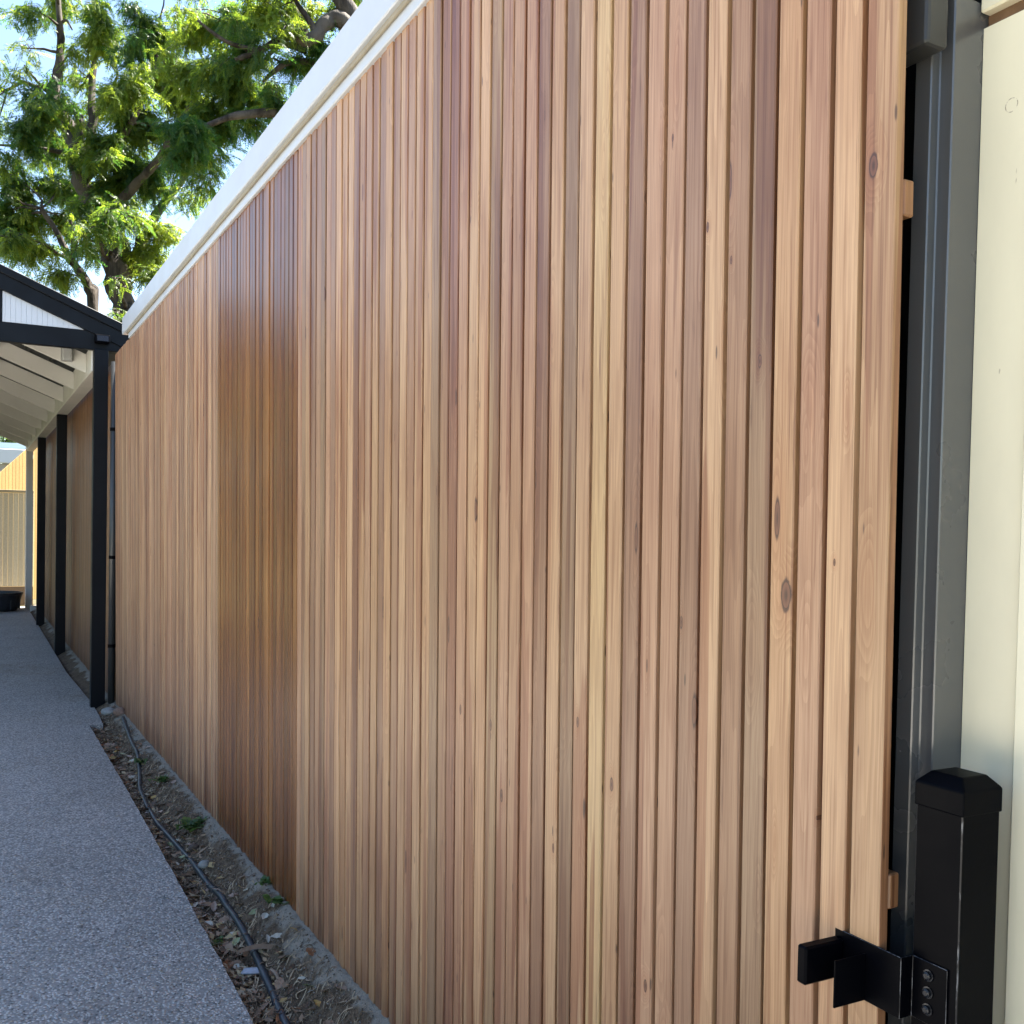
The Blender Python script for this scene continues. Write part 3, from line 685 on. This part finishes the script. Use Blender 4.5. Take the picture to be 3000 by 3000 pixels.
ZA = 18.6
gA = at_depth(385, 985, ZA); gA = np.array([gA[0] + 0.05, gA[1] + 0.1, -0.12])
limbsA = [
    ([gA, np.array([gA[0], gA[1], 2.5]), (382, 970, ZA), (366, 905, ZA), (345, 830, ZA), (325, 745, ZA), (298, 660, ZA), (266, 600, ZA), (242, 530, ZA), (228, 450, ZA), (215, 400, ZA)], 0.245, 0.14),
    ([(222, 415, ZA), (195, 365, ZA), (172, 325, ZA), (155, 290, ZA), (164, 240, ZA + .2), (174, 195, ZA + .2), (178, 110, ZA + .3), (174, 45, ZA + .3), (168, -60, ZA + .4)], 0.165, 0.035),
    ([(160, 300, ZA), (140, 270, ZA), (110, 240, ZA - .3), (70, 190, ZA - .4)], 0.05, 0.012),
    ([(226, 430, ZA - .1), (236, 385, ZA - .15), (234, 358, ZA - .15), (230, 343, ZA - .15)], 0.085, 0.070),
    ([(252, 455, ZA + .2), (268, 395, ZA + .3), (272, 330, ZA + .3), (268, 265, ZA + .4), (277, 180, ZA + .5), (280, 60, ZA + .6), (284, -60, ZA + .6)], 0.10, 0.03),
    ([(276, 345, ZA + .3), (300, 310, ZA + .3), (316, 285, ZA + .2), (345, 220, ZA + .2)], 0.05, 0.02),
    ([(176, 70, ZA + .3), (195, 60, ZA + .3), (212, 88, ZA + .3)], 0.035, 0.012),
    ([at_depth(274, 935, ZA + .5) * np.array([1, 1, 0]) + np.array([0, 0.05, -.12]), (273, 928, ZA + .5), (266, 860, ZA + .5), (240, 805, ZA + .5), (205, 760, ZA + .4), (185, 720, ZA + .4), (160, 670, ZA + .3), (120, 610, ZA + .2)], 0.115, 0.04),
    ([(212, 765, ZA + .4), (214, 700, ZA + .4), (206, 640, ZA + .3)], 0.05, 0.02),
    ([(362, 850, ZA + .2), (372, 780, ZA + .3), (366, 725, ZA + .3), (352, 690, ZA + .3)], 0.14, 0.09),
    ([(392, 800, ZA + .3), (405, 740, ZA + .4), (424, 690, ZA + .5), (470, 610, ZA + .5), (540, 520, ZA + .4), (610, 420, ZA + .3)], 0.15, 0.04),
    ([(298, 660, ZA), (380, 560, ZA - .3), (460, 470, ZA - .6), (530, 350, ZA - .8), (600, 250, ZA - .9)], 0.10, 0.025),
    ([(242, 530, ZA), (330, 440, ZA - .4), (400, 330, ZA - .6), (450, 200, ZA - .8), (470, 50, ZA - .8)], 0.09, 0.025),
    ([(228, 460, ZA), (150, 440, ZA - .3), (70, 430, ZA - .5), (0, 425, ZA - .6)], 0.05, 0.018)]
clA = [(80, 35, 62, 36, 0, .8, .35), (160, 20, 70, 42, 0, .9, .45), (65, 140, 34, 30, 0, .40, .6), (62, 215, 42, 34, 0, .42, .6), (285, 40, 95, 70, 0, .9, .45),
       (275, 120, 55, 55, 0, .9, 1.0), (215, 160, 35, 40, 0, .5, .6), (430, 85, 105, 90, 0, 1.15, .15), (225, 240, 45, 55, 0, .55, .5), (345, 250, 100, 100, 0, 1.0, .55),
       (490, 225, 115, 110, 0, 1.1, .6), (150, 295, 75, 45, 0, 1.0, .1), (60, 400, 70, 50, 0, 1.0, .2), (120, 365, 70, 45, 0, .8, .3), (150, 440, 95, 60, 0, 1.1, .3),
       (310, 425, 105, 85, 0, 1.0, .45), (450, 385, 125, 100, 0, 1.1, .5), (55, 540, 85, 70, 0, 1.0, .35), (180, 530, 95, 70, 0, 1.1, .3), (320, 545, 105, 75, 0, 1.1, .25),
       (440, 525, 105, 70, 0, 1.1, .2), (80, 650, 85, 65, 0, 1.0, .5), (190, 650, 80, 55, 0, .8, .45), (330, 630, 75, 50, 0, .9, .3), (475, 670, 70, 50, 0, .9, .8),
       (425, 745, 55, 50, 0, 1.1, .75), (445, 810, 40, 40, 0, 1.0, .6), (95, 745, 75, 50, 0, 1.0, .55), (165, 800, 55, 45, 0, .9, .6), (15, 620, 50, 110, 0, 1.0, .35), (20, 470, 45, 40, 0, .8, .4),
       (285, 735, 45, 45, 0, .6, .4), (345, 928, 40, 18, 0, .8, .5), (30, 700, 50, 50, 0, .9, .5), (200, -110, 240, 70, 0, .6, .5), (480, -100, 160, 70, 0, .8, .5), (-80, 300, 60, 120, 0, .6, .5), (-90, 560, 70, 160, 0, .8, .4),
       (255, 600, 60, 50, 0, .9, .3), (380, 470, 80, 60, 0, .7, .35), (240, 690, 50, 60, -1.2, .7, .4), (300, 640, 60, 40, -1.2, .9, .3), (230, 470, 70, 35, -1.2, .8, .35), (110, 320, 60, 50, -.8, .8, .3), (400, 640, 60, 50, -.6, .8, .5), (340, 820, 28, 30, -1.0, .4, .5), (380, 330, 90, 80, 0.8, .7, .7), (250, 330, 45, 60, .8, .5, .7), (540, 300, 70, 80, .5, .8, .6)]
clA = [(a, b, c, d, ZA + _r.uniform(-1.1, 1.1) + e, f, t) for (a, b, c, d, e, f, t) in clA]
build_tree('feathery_tree', 'large feathery leaved tree with forked trunk behind the covered walkway', limbsA, clA, tuple(gA), 4, per=4.8, size=0.8)
ZB = 14.5
tB = at_depth(1180, 420, ZB); gB = np.array([tB[0], tB[1], -0.12])
limbsB = [
    ([gB, np.array([gB[0], gB[1], 3.0]), (1180, 420, ZB), (1110, 200, ZB), (1050, 70, ZB), (1003, 5, ZB), (960, -90, ZB)], 0.26, 0.09),
    ([(1075, 130, ZB), (1000, 60, ZB - .1), (958, 62, ZB - .2), (928, 104, ZB - .3), (888, 122, ZB - .4), (842, 108, ZB - .5), (760, 150, ZB - .6), (690, 175, ZB - .7)], 0.13, 0.03),
    ([(930, 104, ZB - .3), (900, 50, ZB - .3), (870, 10, ZB - .2), (840, -60, ZB - .2)], 0.05, 0.02),
    ([(1060, 110, ZB), (930, 150, ZB + .5), (858, 30, ZB + .9), (842, -20, ZB + .9)], 0.10, 0.06),
    ([(1100, 250, ZB + .1), (960, 190, ZB + .2), (851, 182, ZB), (795, 216, ZB - .2), (770, 240, ZB - .2)], 0.07, 0.015),
    ([(900, 150, ZB + .1), (822, 132, ZB), (767, 188, ZB - .1), (720, 230, ZB - .2)], 0.05, 0.014),
    ([(830, 190, ZB), (800, 170, ZB), (795, 195, ZB)], 0.02, 0.008),
    ([(1110, 260, ZB), (960, 330, ZB - .2), (820, 330, ZB - .4), (690, 340, ZB - .6), (600, 370, ZB - .7)], 0.10, 0.03),
    ([(760, 150, ZB - .6), (660, 120, ZB - .8), (580, 60, ZB - .9)], 0.04, 0.015)]
clB = [(590, 110, 115, 85, 0, 1.1, .55), (690, 60, 100, 70, 0, 1.15, .3), (790, 30, 70, 60, 0, .9, .6), (905, 50, 60, 50, 0, .55, .95), (1010, 30, 70, 60, 0, .9, .3), (720, 150, 80, 70, 0, 1.1, .25),
       (640, 220, 90, 75, 0, 1.1, .5), (850, 90, 60, 45, 0, .7, .6), (940, 130, 60, 45, 0, .9, .15), (880, 190, 60, 50, 0, 1.0, .15), (790, 270, 70, 50, 0, .8, .3), (700, 290, 85, 60, 0, 1.1, .4),
       (590, 330, 80, 60, 0, 1.1, .35), (560, 400, 75, 65, 0, 1.25, .02), (650, 390, 70, 60, 0, 1.1, .08), (730, 360, 60, 45, 0, .8, .2), (590, 490, 70, 50, 0, .9, .2), (520, 470, 70, 55, 0, 1.0, .25), (620, 560, 45, 40, 0, .7, .4),
       (560, 590, 50, 35, 0, .7, .4), (700, -90, 200, 70, 0, .9, .5), (980, -90, 180, 80, 0, .9, .5), (540, 210, 80, 70, 0, .9, .7), (820, 300, 60, 45, 0, .9, .15)]
clB = [(a, b, c, d, ZB + _r.uniform(-1.0, 0.8), f, t) for (a, b, c, d, e, f, t) in clB]
build_tree('feathery_tree', 'spreading feathery leaved tree rising behind the white fascia', limbsB, clB, tuple(gB), 9, per=4.8, size=0.68)
# far green tree over the pale blue roof
ZC = 46.0
tC = at_depth(20, 1330, ZC); gC = np.array([tC[0], tC[1], -0.12])
build_tree('bushy_tree', 'dark green bushy tree rising over the light blue roof', [([gC, np.array([gC[0], gC[1], 3.0]), (20, 1330, ZC), (25, 1290, ZC), (40, 1240, ZC)], 0.3, 0.1)],
           [(-30, 1290, 60, 45, ZC, 1.0, .2), (30, 1300, 50, 35, ZC, 1.1, .15), (70, 1275, 50, 40, ZC, 1.1, .15), (0, 1240, 70, 50, ZC, 1.0, .3), (110, 1250, 60, 50, ZC, 1.0, .2), (60, 1315, 45, 25, ZC, 1.1, .1), (-10, 1330, 40, 25, ZC, 1., .3), (150, 1300, 50, 40, ZC, 1., .2)],
           tuple(gC), 6, per=1.0, size=1.6)

# ------------------------------------------------------------------ hose, stones, leaves and weeds on the planting strip
hp = [(580,490),(615,590),(650,670),(660,750),(662,830),(690,900),(740,985),(770,1020),(850,1110),(920,1190),(985,1280),(1060,1370),(1120,1450),(1180,1560),(1240,1690),(1290,1800),(1340,1920)]
def ground_at(x, y):
    """the spot on the planting strip under a photo pixel"""
    p = on_z(x, y, -0.03)
    for _ in range(6): p = on_z(x, y, soil_z(p[0], min(p[1], -0.01), False))
    return p
HP = []
for i, (a, b) in enumerate(hp):
    p = ground_at(a / 1.61, b / 1.61 + 1800); HP.append((p[0], max(min(p[1], -0.02), near_edge_y(p[0]) + 0.03), p[2] + 0.006))
HP.append((HP[-1][0] + 0.5, HP[-1][1] - 0.01, HP[-1][2])); HP.append((-1.2, -0.2, -0.04))
hq = []
for i in range(len(HP) - 1):
    p0, p1, p2, p3 = [np.array(HP[min(max(j, 0), len(HP)-1)]) for j in (i-1, i, i+1, i+2)]
    for t in np.linspace(0, 1, 7)[:-1]:
        v = 0.5*((2*p1) + (-p0+p2)*t + (2*p0-5*p1+4*p2-p3)*t*t + (-p0+3*p1-3*p2+p3)*t**3)
        v[2] = max(v[2], soil_z(v[0], v[1], False) + 0.004); hq.append(v)
hs_ = empty('irrigation_hose', (-5.0, -0.2, -0.04)); tag(hs_, 'black irrigation hose lying along the dirt strip', 'hose')
Hh = np.array(hs_.location)
MB().tube([p - Hh for p in hq], 0.0145, 12).build('tube', M['hose'], hs_, smooth=True)
for q in (62, 80, 92): MB().tube([hq[q] - Hh, hq[q] * 0.6 + hq[q+1] * 0.4 - Hh], 0.0168, 12).build('collar', M['hose'], hs_)

def stone(name, px_, py_, sx, sy_, sz, color, label, seed, sink=0.3, cat='stone'):
    p = ground_at(px_, py_); bm = bmesh.new(); bmesh.ops.create_icosphere(bm, subdivisions=3, radius=1.0)
    for v in bm.verts:
        k_ = 1 + 0.22 * noise.noise(v.co * 1.3 + Vector((seed, 0, 0))) + 0.08 * noise.noise(v.co * 3.5 + Vector((0, seed, 0)))
        v.co = Vector((v.co.x * sx * k_, v.co.y * sy_ * k_, v.co.z * sz * k_))
    me = bpy.data.meshes.new(name); bm.to_mesh(me); bm.free(); me.polygons.foreach_set('use_smooth', [True] * len(me.polygons))
    o = link_mesh(name, me, M['stone'], None, (p[0], p[1], soil_z(p[0], p[1]) + sz * (1 - sink) - sz * 0.2)); o.rotation_euler = (0, 0, seed * 1.7); o.color = (*color, 1)
    tag(o, label, cat); return o
stone('stone', 599, 2542, 0.032, 0.026, 0.021, (0.30, 0.30, 0.28), 'rounded grey stone beside the black hose', 1.3)
stone('stone', 351, 2094, 0.06, 0.05, 0.045, (0.30, 0.20, 0.15), 'reddish brown rock at the end of the hose by the post', 2.1)
stone('stone', 317, 2088, 0.11, 0.06, 0.03, (0.34, 0.34, 0.32), 'flat pale grey rock at the foot of the black post', 3.7)
stone('stone', 568, 2490, 0.026, 0.02, 0.022, (0.10, 0.075, 0.06), 'dark brown lump of earth below the green weed', 4.4)
stone('stone', 436, 2384, 0.042, 0.022, 0.012, (0.42, 0.41, 0.38), 'pale flat stone lying across the hose near the path edge', 5.2)
def slate():
    p = ground_at(739, 2856); m = MB().prism([(-0.040, -0.017), (0.036, -0.021), (0.042, 0.012), (0.010, 0.020), (-0.034, 0.018)], 'z', 0.0, 0.007)
    o = m.build('stone_chip', M['stone'], None, 0.0015, loc=(p[0], p[1], p[2] + 0.012)); o.rotation_euler = (0.14, -0.05, 1.1); o.color = (0.42, 0.46, 0.52, 1)
    tag(o, 'flat pale blue grey stone chip beside the hose', 'stone')
slate()

def leaf_mesh(seed, slim):
    r_ = random.Random(seed); vs_ = []; fs = []; n = 8; curl = r_.uniform(-1.4, 1.8); fold = r_.uniform(0.1, 0.55)
    for i in range(n + 1):
        t = i / n; w = slim * (math.sin(math.pi * t ** 0.85)) ** 0.8 * (1 + r_.uniform(-0.12, 0.12)) + 0.01
        x = t - 0.5; z = 0.20 * curl * (t - 0.5) ** 2 + r_.uniform(-0.02, 0.02)
        for s in (-1, -0.5, 0, 0.5, 1): vs_.append((x, s * w, z + abs(s) * w * fold + (r_.uniform(-0.03, 0.03) if abs(s) == 1 else 0)))
    for i in range(n):
        for s in range(4): fs.append((i*5+s, (i+1)*5+s, (i+1)*5+s+1, i*5+s+1))
    me = bpy.data.meshes.new('fallen_leaf'); me.from_pydata(vs_, [], fs); me.materials.append(M['litter']); return me
LM = [leaf_mesh(q, sl_) for q, sl_ in ((1, .22), (2, .30), (3, .16), (4, .34), (5, .24), (6, .19))]
r5 = random.Random(77)
LC = {'brown': (0.24, 0.165, 0.115), 'pinkish': (0.36, 0.27, 0.215), 'grey': (0.42, 0.40, 0.34), 'ochre': (0.42, 0.28, 0.10), 'green': (0.26, 0.30, 0.17), 'dark': (0.12, 0.08, 0.055), 'rust': (0.27, 0.12, 0.055)}
LBL = {'brown': 'dry brown leaf curled on the dirt strip', 'pinkish': 'pinkish tan dry leaf lying on the dirt strip', 'grey': 'pale grey dry leaf lying on the dirt strip', 'ochre': 'ochre yellow dry leaf lying on the dirt strip',
       'green': 'faded green leaf lying on the dirt strip', 'dark': 'dark brown rotting leaf lying on the dirt strip', 'rust': 'rust coloured dry leaf lying on the dirt strip'}
def put_leaf(x, y, key, size, m=None, label=None):
    o = link_mesh('fallen_leaf', LM[m if m is not None else r5.randrange(6)], None, None, (x, y, soil_z(x, y) + 0.006 + 0.004 * r5.random()))
    o.scale = (size, size, size); o.rotation_euler = (r5.uniform(-0.45, 0.45), r5.uniform(-0.4, 0.4), r5.uniform(0, 6.28)); k_ = r5.uniform(0.85, 1.2)
    o.color = (*[v * k_ * 1.25 for v in LC[key]], 1); tag(o, label or LBL[key], 'leaf', None if label else 'loose leaves on the dirt strip: ' + key); return o
for (a, b, key, sz) in [(642,2618,'pinkish',.075),(684,2641,'pinkish',.055),(707,2657,'brown',.065),(600,2660,'pinkish',.07),(655,2700,'brown',.06),(675,2697,'pinkish',.055),(745,2678,'green',.065),(775,2702,'grey',.055),
                        (784,2757,'grey',.055),(813,2755,'grey',.06),(868,2732,'ochre',.06),(845,2810,'grey',.055),(910,2798,'rust',.055),(905,2905,'green',.06),(910,2922,'grey',.03),(800,2660,'grey',.04),(440,2385,'grey',.06),
                        (345,2205,'ochre',.07),(360,2212,'green',.06),(450,2337,'ochre',.05),(500,2485,'green',.08),(540,2520,'green',.06),(632,2755,'green',.05),(690,2770,'green',.06),(770,2960,'brown',.08),(800,2985,'pinkish',.06),(820,2890,'brown',.06),(620,2600,'grey',.06),(530,2540,'pinkish',.05),(600,2580,'green',.04),(930,2960,'ochre',.05),(560,2560,'brown',.05)]:
    own = {(642, 2618): 'large pinkish dry leaf resting against the hose', (868, 2732): 'ochre leaf standing at the foot of the slats', (910, 2798): 'small rust leaf near the slats past the bark strip',
           (845, 2810): 'pale grey leaf between the hose and the slats past the bark strip', (905, 2905): 'curled greenish leaf between the stone chip and the slats', (784, 2757): 'pale leaf touching a second one beside the bark strip',
           (500, 2485): 'large faded green leaf at the path edge by the hose', (345, 2205): 'ochre leaf on dark mulch near the black post', (770, 2960): 'big brown leaf propped beside the hose at the path edge'}.get((a, b))
    p = ground_at(a, b); put_leaf(p[0], min(p[1], -0.012), key, sz, None, own)
for q in range(250):
    x = -2.6 - 7.0 * r5.random() ** 1.1; y = near_edge_y(x) + 0.015 + abs(r5.gauss(0, 0.10)); 
    if y > -0.03: continue
    put_leaf(x, y, r5.choice(['brown', 'brown', 'dark', 'dark', 'pinkish', 'brown', 'rust', 'grey']), r5.uniform(0.032, 0.075))
# long strip of bark across the hose
bp = ground_at(770, 2795); m = MB(); L_ = 0.20; vs_ = []; fs = []
for i in range(13):
    t = i / 12; w = 0.020 * math.sin(math.pi * (0.08 + 0.86 * t)) ** 0.6
    for s in (-1, 0, 1): vs_.append((L_ * (t - 0.5), s * w + 0.012 * math.sin(5 * t), 0.010 * (1 - s * s) + 0.014 * math.sin(3.1 * t)))
for i in range(12):
    for s in range(2): fs.append((i*3+s, (i+1)*3+s, (i+1)*3+s+1, i*3+s+1))
o = m.add(vs_, fs).build('bark_strip', M['litter'], None, loc=(bp[0], bp[1], bp[2] + 0.014)); o.rotation_euler = (0.1, -0.06, 1.25); o.color = (0.20, 0.135, 0.09, 1)
tag(o, 'long curled strip of brown bark lying across the hose', 'bark')
wp = ground_at(805, 2862); o = MB().tube([(-0.04, 0, 0), (0.0, 0.003, 0.003), (0.045, -0.002, 0)], [0.007, 0.008, 0.006], 7).build('wood_chip', M['litter'], None, loc=(wp[0], wp[1], wp[2] + 0.01)); o.rotation_euler = (0, 0.05, 0.1); o.color = (0.33, 0.24, 0.17, 1)
tag(o, 'short broken stick beside the hose near the stone chip', 'stick')

# fine litter: twigs, straw and root fibres
lit = MB(); r6 = random.Random(5)
lv = []; lf = []
def blade(p, ang, L, w, lift, bendx):
    b = len(lv); c_, s_ = math.cos(ang), math.sin(ang); n = 4
    for i in range(n + 1):
        t = i / n - 0.5; off = bendx * (t * t)
        x = p[0] + c_ * L * t - s_ * off; y = p[1] + s_ * L * t + c_ * off
        z = soil_z(x, y) + 0.002 + lift * (1 - 4 * t * t)
        for sg in (-1, 1): lv.append((x - s_ * w * sg, y + c_ * w * sg, z + (0.0015 if sg > 0 else 0)))
    for i in range(n): lf.append((b+2*i, b+2*i+1, b+2*i+3, b+2*i+2))
for q in range(5200):
    x = -2.4 - 7.4 * r6.random() ** 1.25; u = r6.random()
    y = near_edge_y(x) + 0.005 + (abs(r6.gauss(0, 0.10)) if u < 0.75 else r6.uniform(0, 0.30))
    if y > -0.03: continue
    blade((x, y), r6.gauss(0.0, 0.9), r6.uniform(0.012, 0.06), r6.uniform(0.0008, 0.0030), r6.uniform(0.0, 0.012), r6.uniform(-0.05, 0.05))
me = bpy.data.meshes.new('twig_litter'); me.from_pydata(lv, [], lf)
a = me.attributes.new('tone', 'FLOAT', 'FACE'); a.data.foreach_set('value', [r6.random() for _ in lf])
k = NT('straw'); tn = k.n('ShaderNodeAttribute', attribute_name='tone').outputs['Fac']
oi = k.noise(k.coord('Object'), 14.0, 3.0)
k.bsdf(k.mix(k.step(oi, 0.35, 0.65), (0.10, 0.066, 0.040), (0.42, 0.32, 0.21)), 0.8, 0.2)
lo_ = link_mesh('twig_litter', me, k.m); tag(lo_, 'fine twigs and straw scattered over the dirt strip', 'litter', kind='stuff')
# matted leaf fragments between path and hose
qv = []; qt = []
for q in range(1500):
    x = -2.4 - 7.2 * r6.random() ** 1.2; y = near_edge_y(x) + 0.004 + abs(r6.gauss(0, 0.095))
    if y > -0.05: continue
    L = r6.uniform(0.010, 0.034); w = L * r6.uniform(0.25, 0.6); a = r6.gauss(0.2, 1.0); z = soil_z(x, y) + r6.uniform(0.002, 0.014)
    d = np.array([math.cos(a), math.sin(a), r6.gauss(0, 0.3)]); e = np.array([-math.sin(a), math.cos(a), r6.gauss(0, 0.45)]); p = np.array([x, y, z])
    qv.append(np.array([[p - d*L, p + e*w - d*L*0.1, p + d*L*1.05, p - e*w*0.8 + d*L*0.15]])); qt.append(np.array([r6.random()]))
k = NT('leaf_fragment'); tn = k.n('ShaderNodeAttribute', attribute_name='tone').outputs['Fac']
rp = k.n('ShaderNodeValToRGB'); 
for i, (p_, c_) in enumerate([(0.0, (0.06, 0.038, 0.024)), (1.0, (0.46, 0.42, 0.34)), (0.35, (0.20, 0.125, 0.075)), (0.7, (0.34, 0.235, 0.155)), (0.88, (0.42, 0.30, 0.12))]):
    e_ = rp.color_ramp.elements[i] if i < 2 else rp.color_ramp.elements.new(p_)
    e_.position = p_; e_.color = (*c_, 1)
k.t.links.new(tn, rp.inputs[0]); k.bsdf(rp.outputs[0], 0.75, 0.25)
fr = quads_object('leaf_litter', qv, qt, k.m, None); tag(fr, 'matted brown leaf fragments beside the path edge', 'litter', kind='stuff')
# crumbs of soil
cv_ = []; cf_ = []
for q in range(9000):
    x = -2.3 - 7.5 * r6.random() ** 1.2; y = r6.uniform(near_edge_y(x) + 0.004, -0.02); s = 0.0016 + 0.0055 * r6.random() ** 3
    p = Vector((x, y, soil_z(x, y) + s * 0.4)); b = len(cv_)
    for d in ((1,0,0),(-1,0,0),(0,1,0),(0,-1,0),(0,0,1),(0,0,-1)): cv_.append(p + Vector(d) * s * r6.uniform(0.6, 1.3))
    cf_ += [(b+i, b+j, b+l) for i in (0, 1) for j in (2, 3) for l in (4, 5)]
me = bpy.data.meshes.new('soil_crumbs'); me.from_pydata([tuple(v) for v in cv_], [], cf_)
k = NT('crumb'); oi = k.noise(k.coord('Object'), 130.0, 2.0)
k.bsdf(k.mix(k.step(oi, 0.35, 0.7), (0.085, 0.06, 0.042), (0.30, 0.27, 0.235)), 0.9, 0.15)
co_ = link_mesh('soil_crumbs', me, k.m); tag(co_, 'loose crumbs of soil and grit on the dirt strip', 'soil', kind='stuff')

def weed(px_, py_, n, size, label, seed, upright=0.6, wide=0.16):
    p = ground_at(px_, py_); r_ = random.Random(seed); root = empty('weed', (p[0], min(p[1], -0.015), soil_z(p[0], min(p[1], -0.015)) - 0.002)); tag(root, label, 'weed')
    quads = []; tones = []
    for q in range(n):
        a = r_.uniform(0, 6.28); L = size * r_.uniform(0.5, 1.1); el = r_.uniform(0.25, 1.0) * upright; w = L * r_.uniform(wide * 0.6, wide * 1.3)
        base = np.array([r_.gauss(0, 1), r_.gauss(0, 1), 0]) * size * 0.35; prev = base; d0 = np.array([math.cos(a), math.sin(a), 0]); sd = np.array([-math.sin(a), math.cos(a), 0.0])
        S = 4; pts_ = [base + d0 * L * math.cos(el) * t + np.array([0, 0, L * math.sin(el) * (t - 0.55 * t * t) * 1.8]) for t in [i / S for i in range(S + 1)]]
        ws = [w * (0.25 + 1.0 * math.sin(math.pi * min(0.97, 0.12 + 0.85 * i / S))) for i in range(S + 1)]
        for i in range(S): quads.append(np.array([[pts_[i] - sd * ws[i], pts_[i+1] - sd * ws[i+1], pts_[i+1] + sd * ws[i+1], pts_[i] + sd * ws[i]]])); tones.append(np.array([r_.random()]))
    quads_object('foliage', quads, tones, M['weed'], root)
    return root
weed(570, 2425, 90, 0.085, 'bushy green weed growing at the base of the slats beside concrete haunch', 1, 0.9, 0.13)
weed(480, 2300, 50, 0.07, 'small grey green weed tuft beside the hose towards the posts', 2, 0.8, 0.10)
weed(420, 2240, 40, 0.06, 'low green weed patch near the bare concrete footing', 3, 0.8, 0.12)
weed(775, 2590, 26, 0.05, 'bright green weed sprig at the foot of oiled slats', 4, 1.1, 0.20)
weed(822, 2642, 16, 0.055, 'broad leaved seedling at the foot of the slats next to oiled section', 5, 1.0, 0.26)
weed(640, 2765, 16, 0.045, 'little green seedling right at the path edge', 6, 0.8, 0.22)

# ------------------------------------------------------------------ hedges across the path (seen only as dark reflections in the wood and metal)
def hedge_row(label, loc, x0, x1, half, h, n, smin, smax, seed):
    r7 = random.Random(seed); hv_ = []; ht = []
    root = empty('clipped_hedge', loc); tag(root, label, 'hedge')
    MB().box(x0, x1, -half, half, 0.0, h).build('core', M['hedge'], root, 0.2)
    for q in range(n):
        p = np.array([r7.uniform(x0, x1), half + r7.gauss(0, smax), r7.uniform(0, h * 1.03)]); s = r7.uniform(smin, smax)
        a_ = np.array([r7.gauss(0, 1), r7.gauss(0, 1), r7.gauss(0, 1)]); a_ /= np.linalg.norm(a_); b_ = np.cross(a_, [0.3, 0.5, 0.8]); b_ /= np.linalg.norm(b_)
        hv_.append(np.array([[p - a_*s, p + b_*s*0.5, p + a_*s, p - b_*s*0.5]])); ht.append(np.array([r7.random()]))
    quads_object('foliage', hv_, ht, M['hedge'], root)
hedge_row('dark clipped hedge across the path facing the slatted wall', (-8.0, -9.8, -0.1), -16, 14, 0.7, 2.6, 7000, 0.05, 0.11, 12)
hedge_row('tall dark evergreen hedge beyond the lawn beside the covered walkway', (-52.0, -13.5, -0.1), -34, 26, 1.2, 8.8, 9000, 0.2, 0.42, 13)
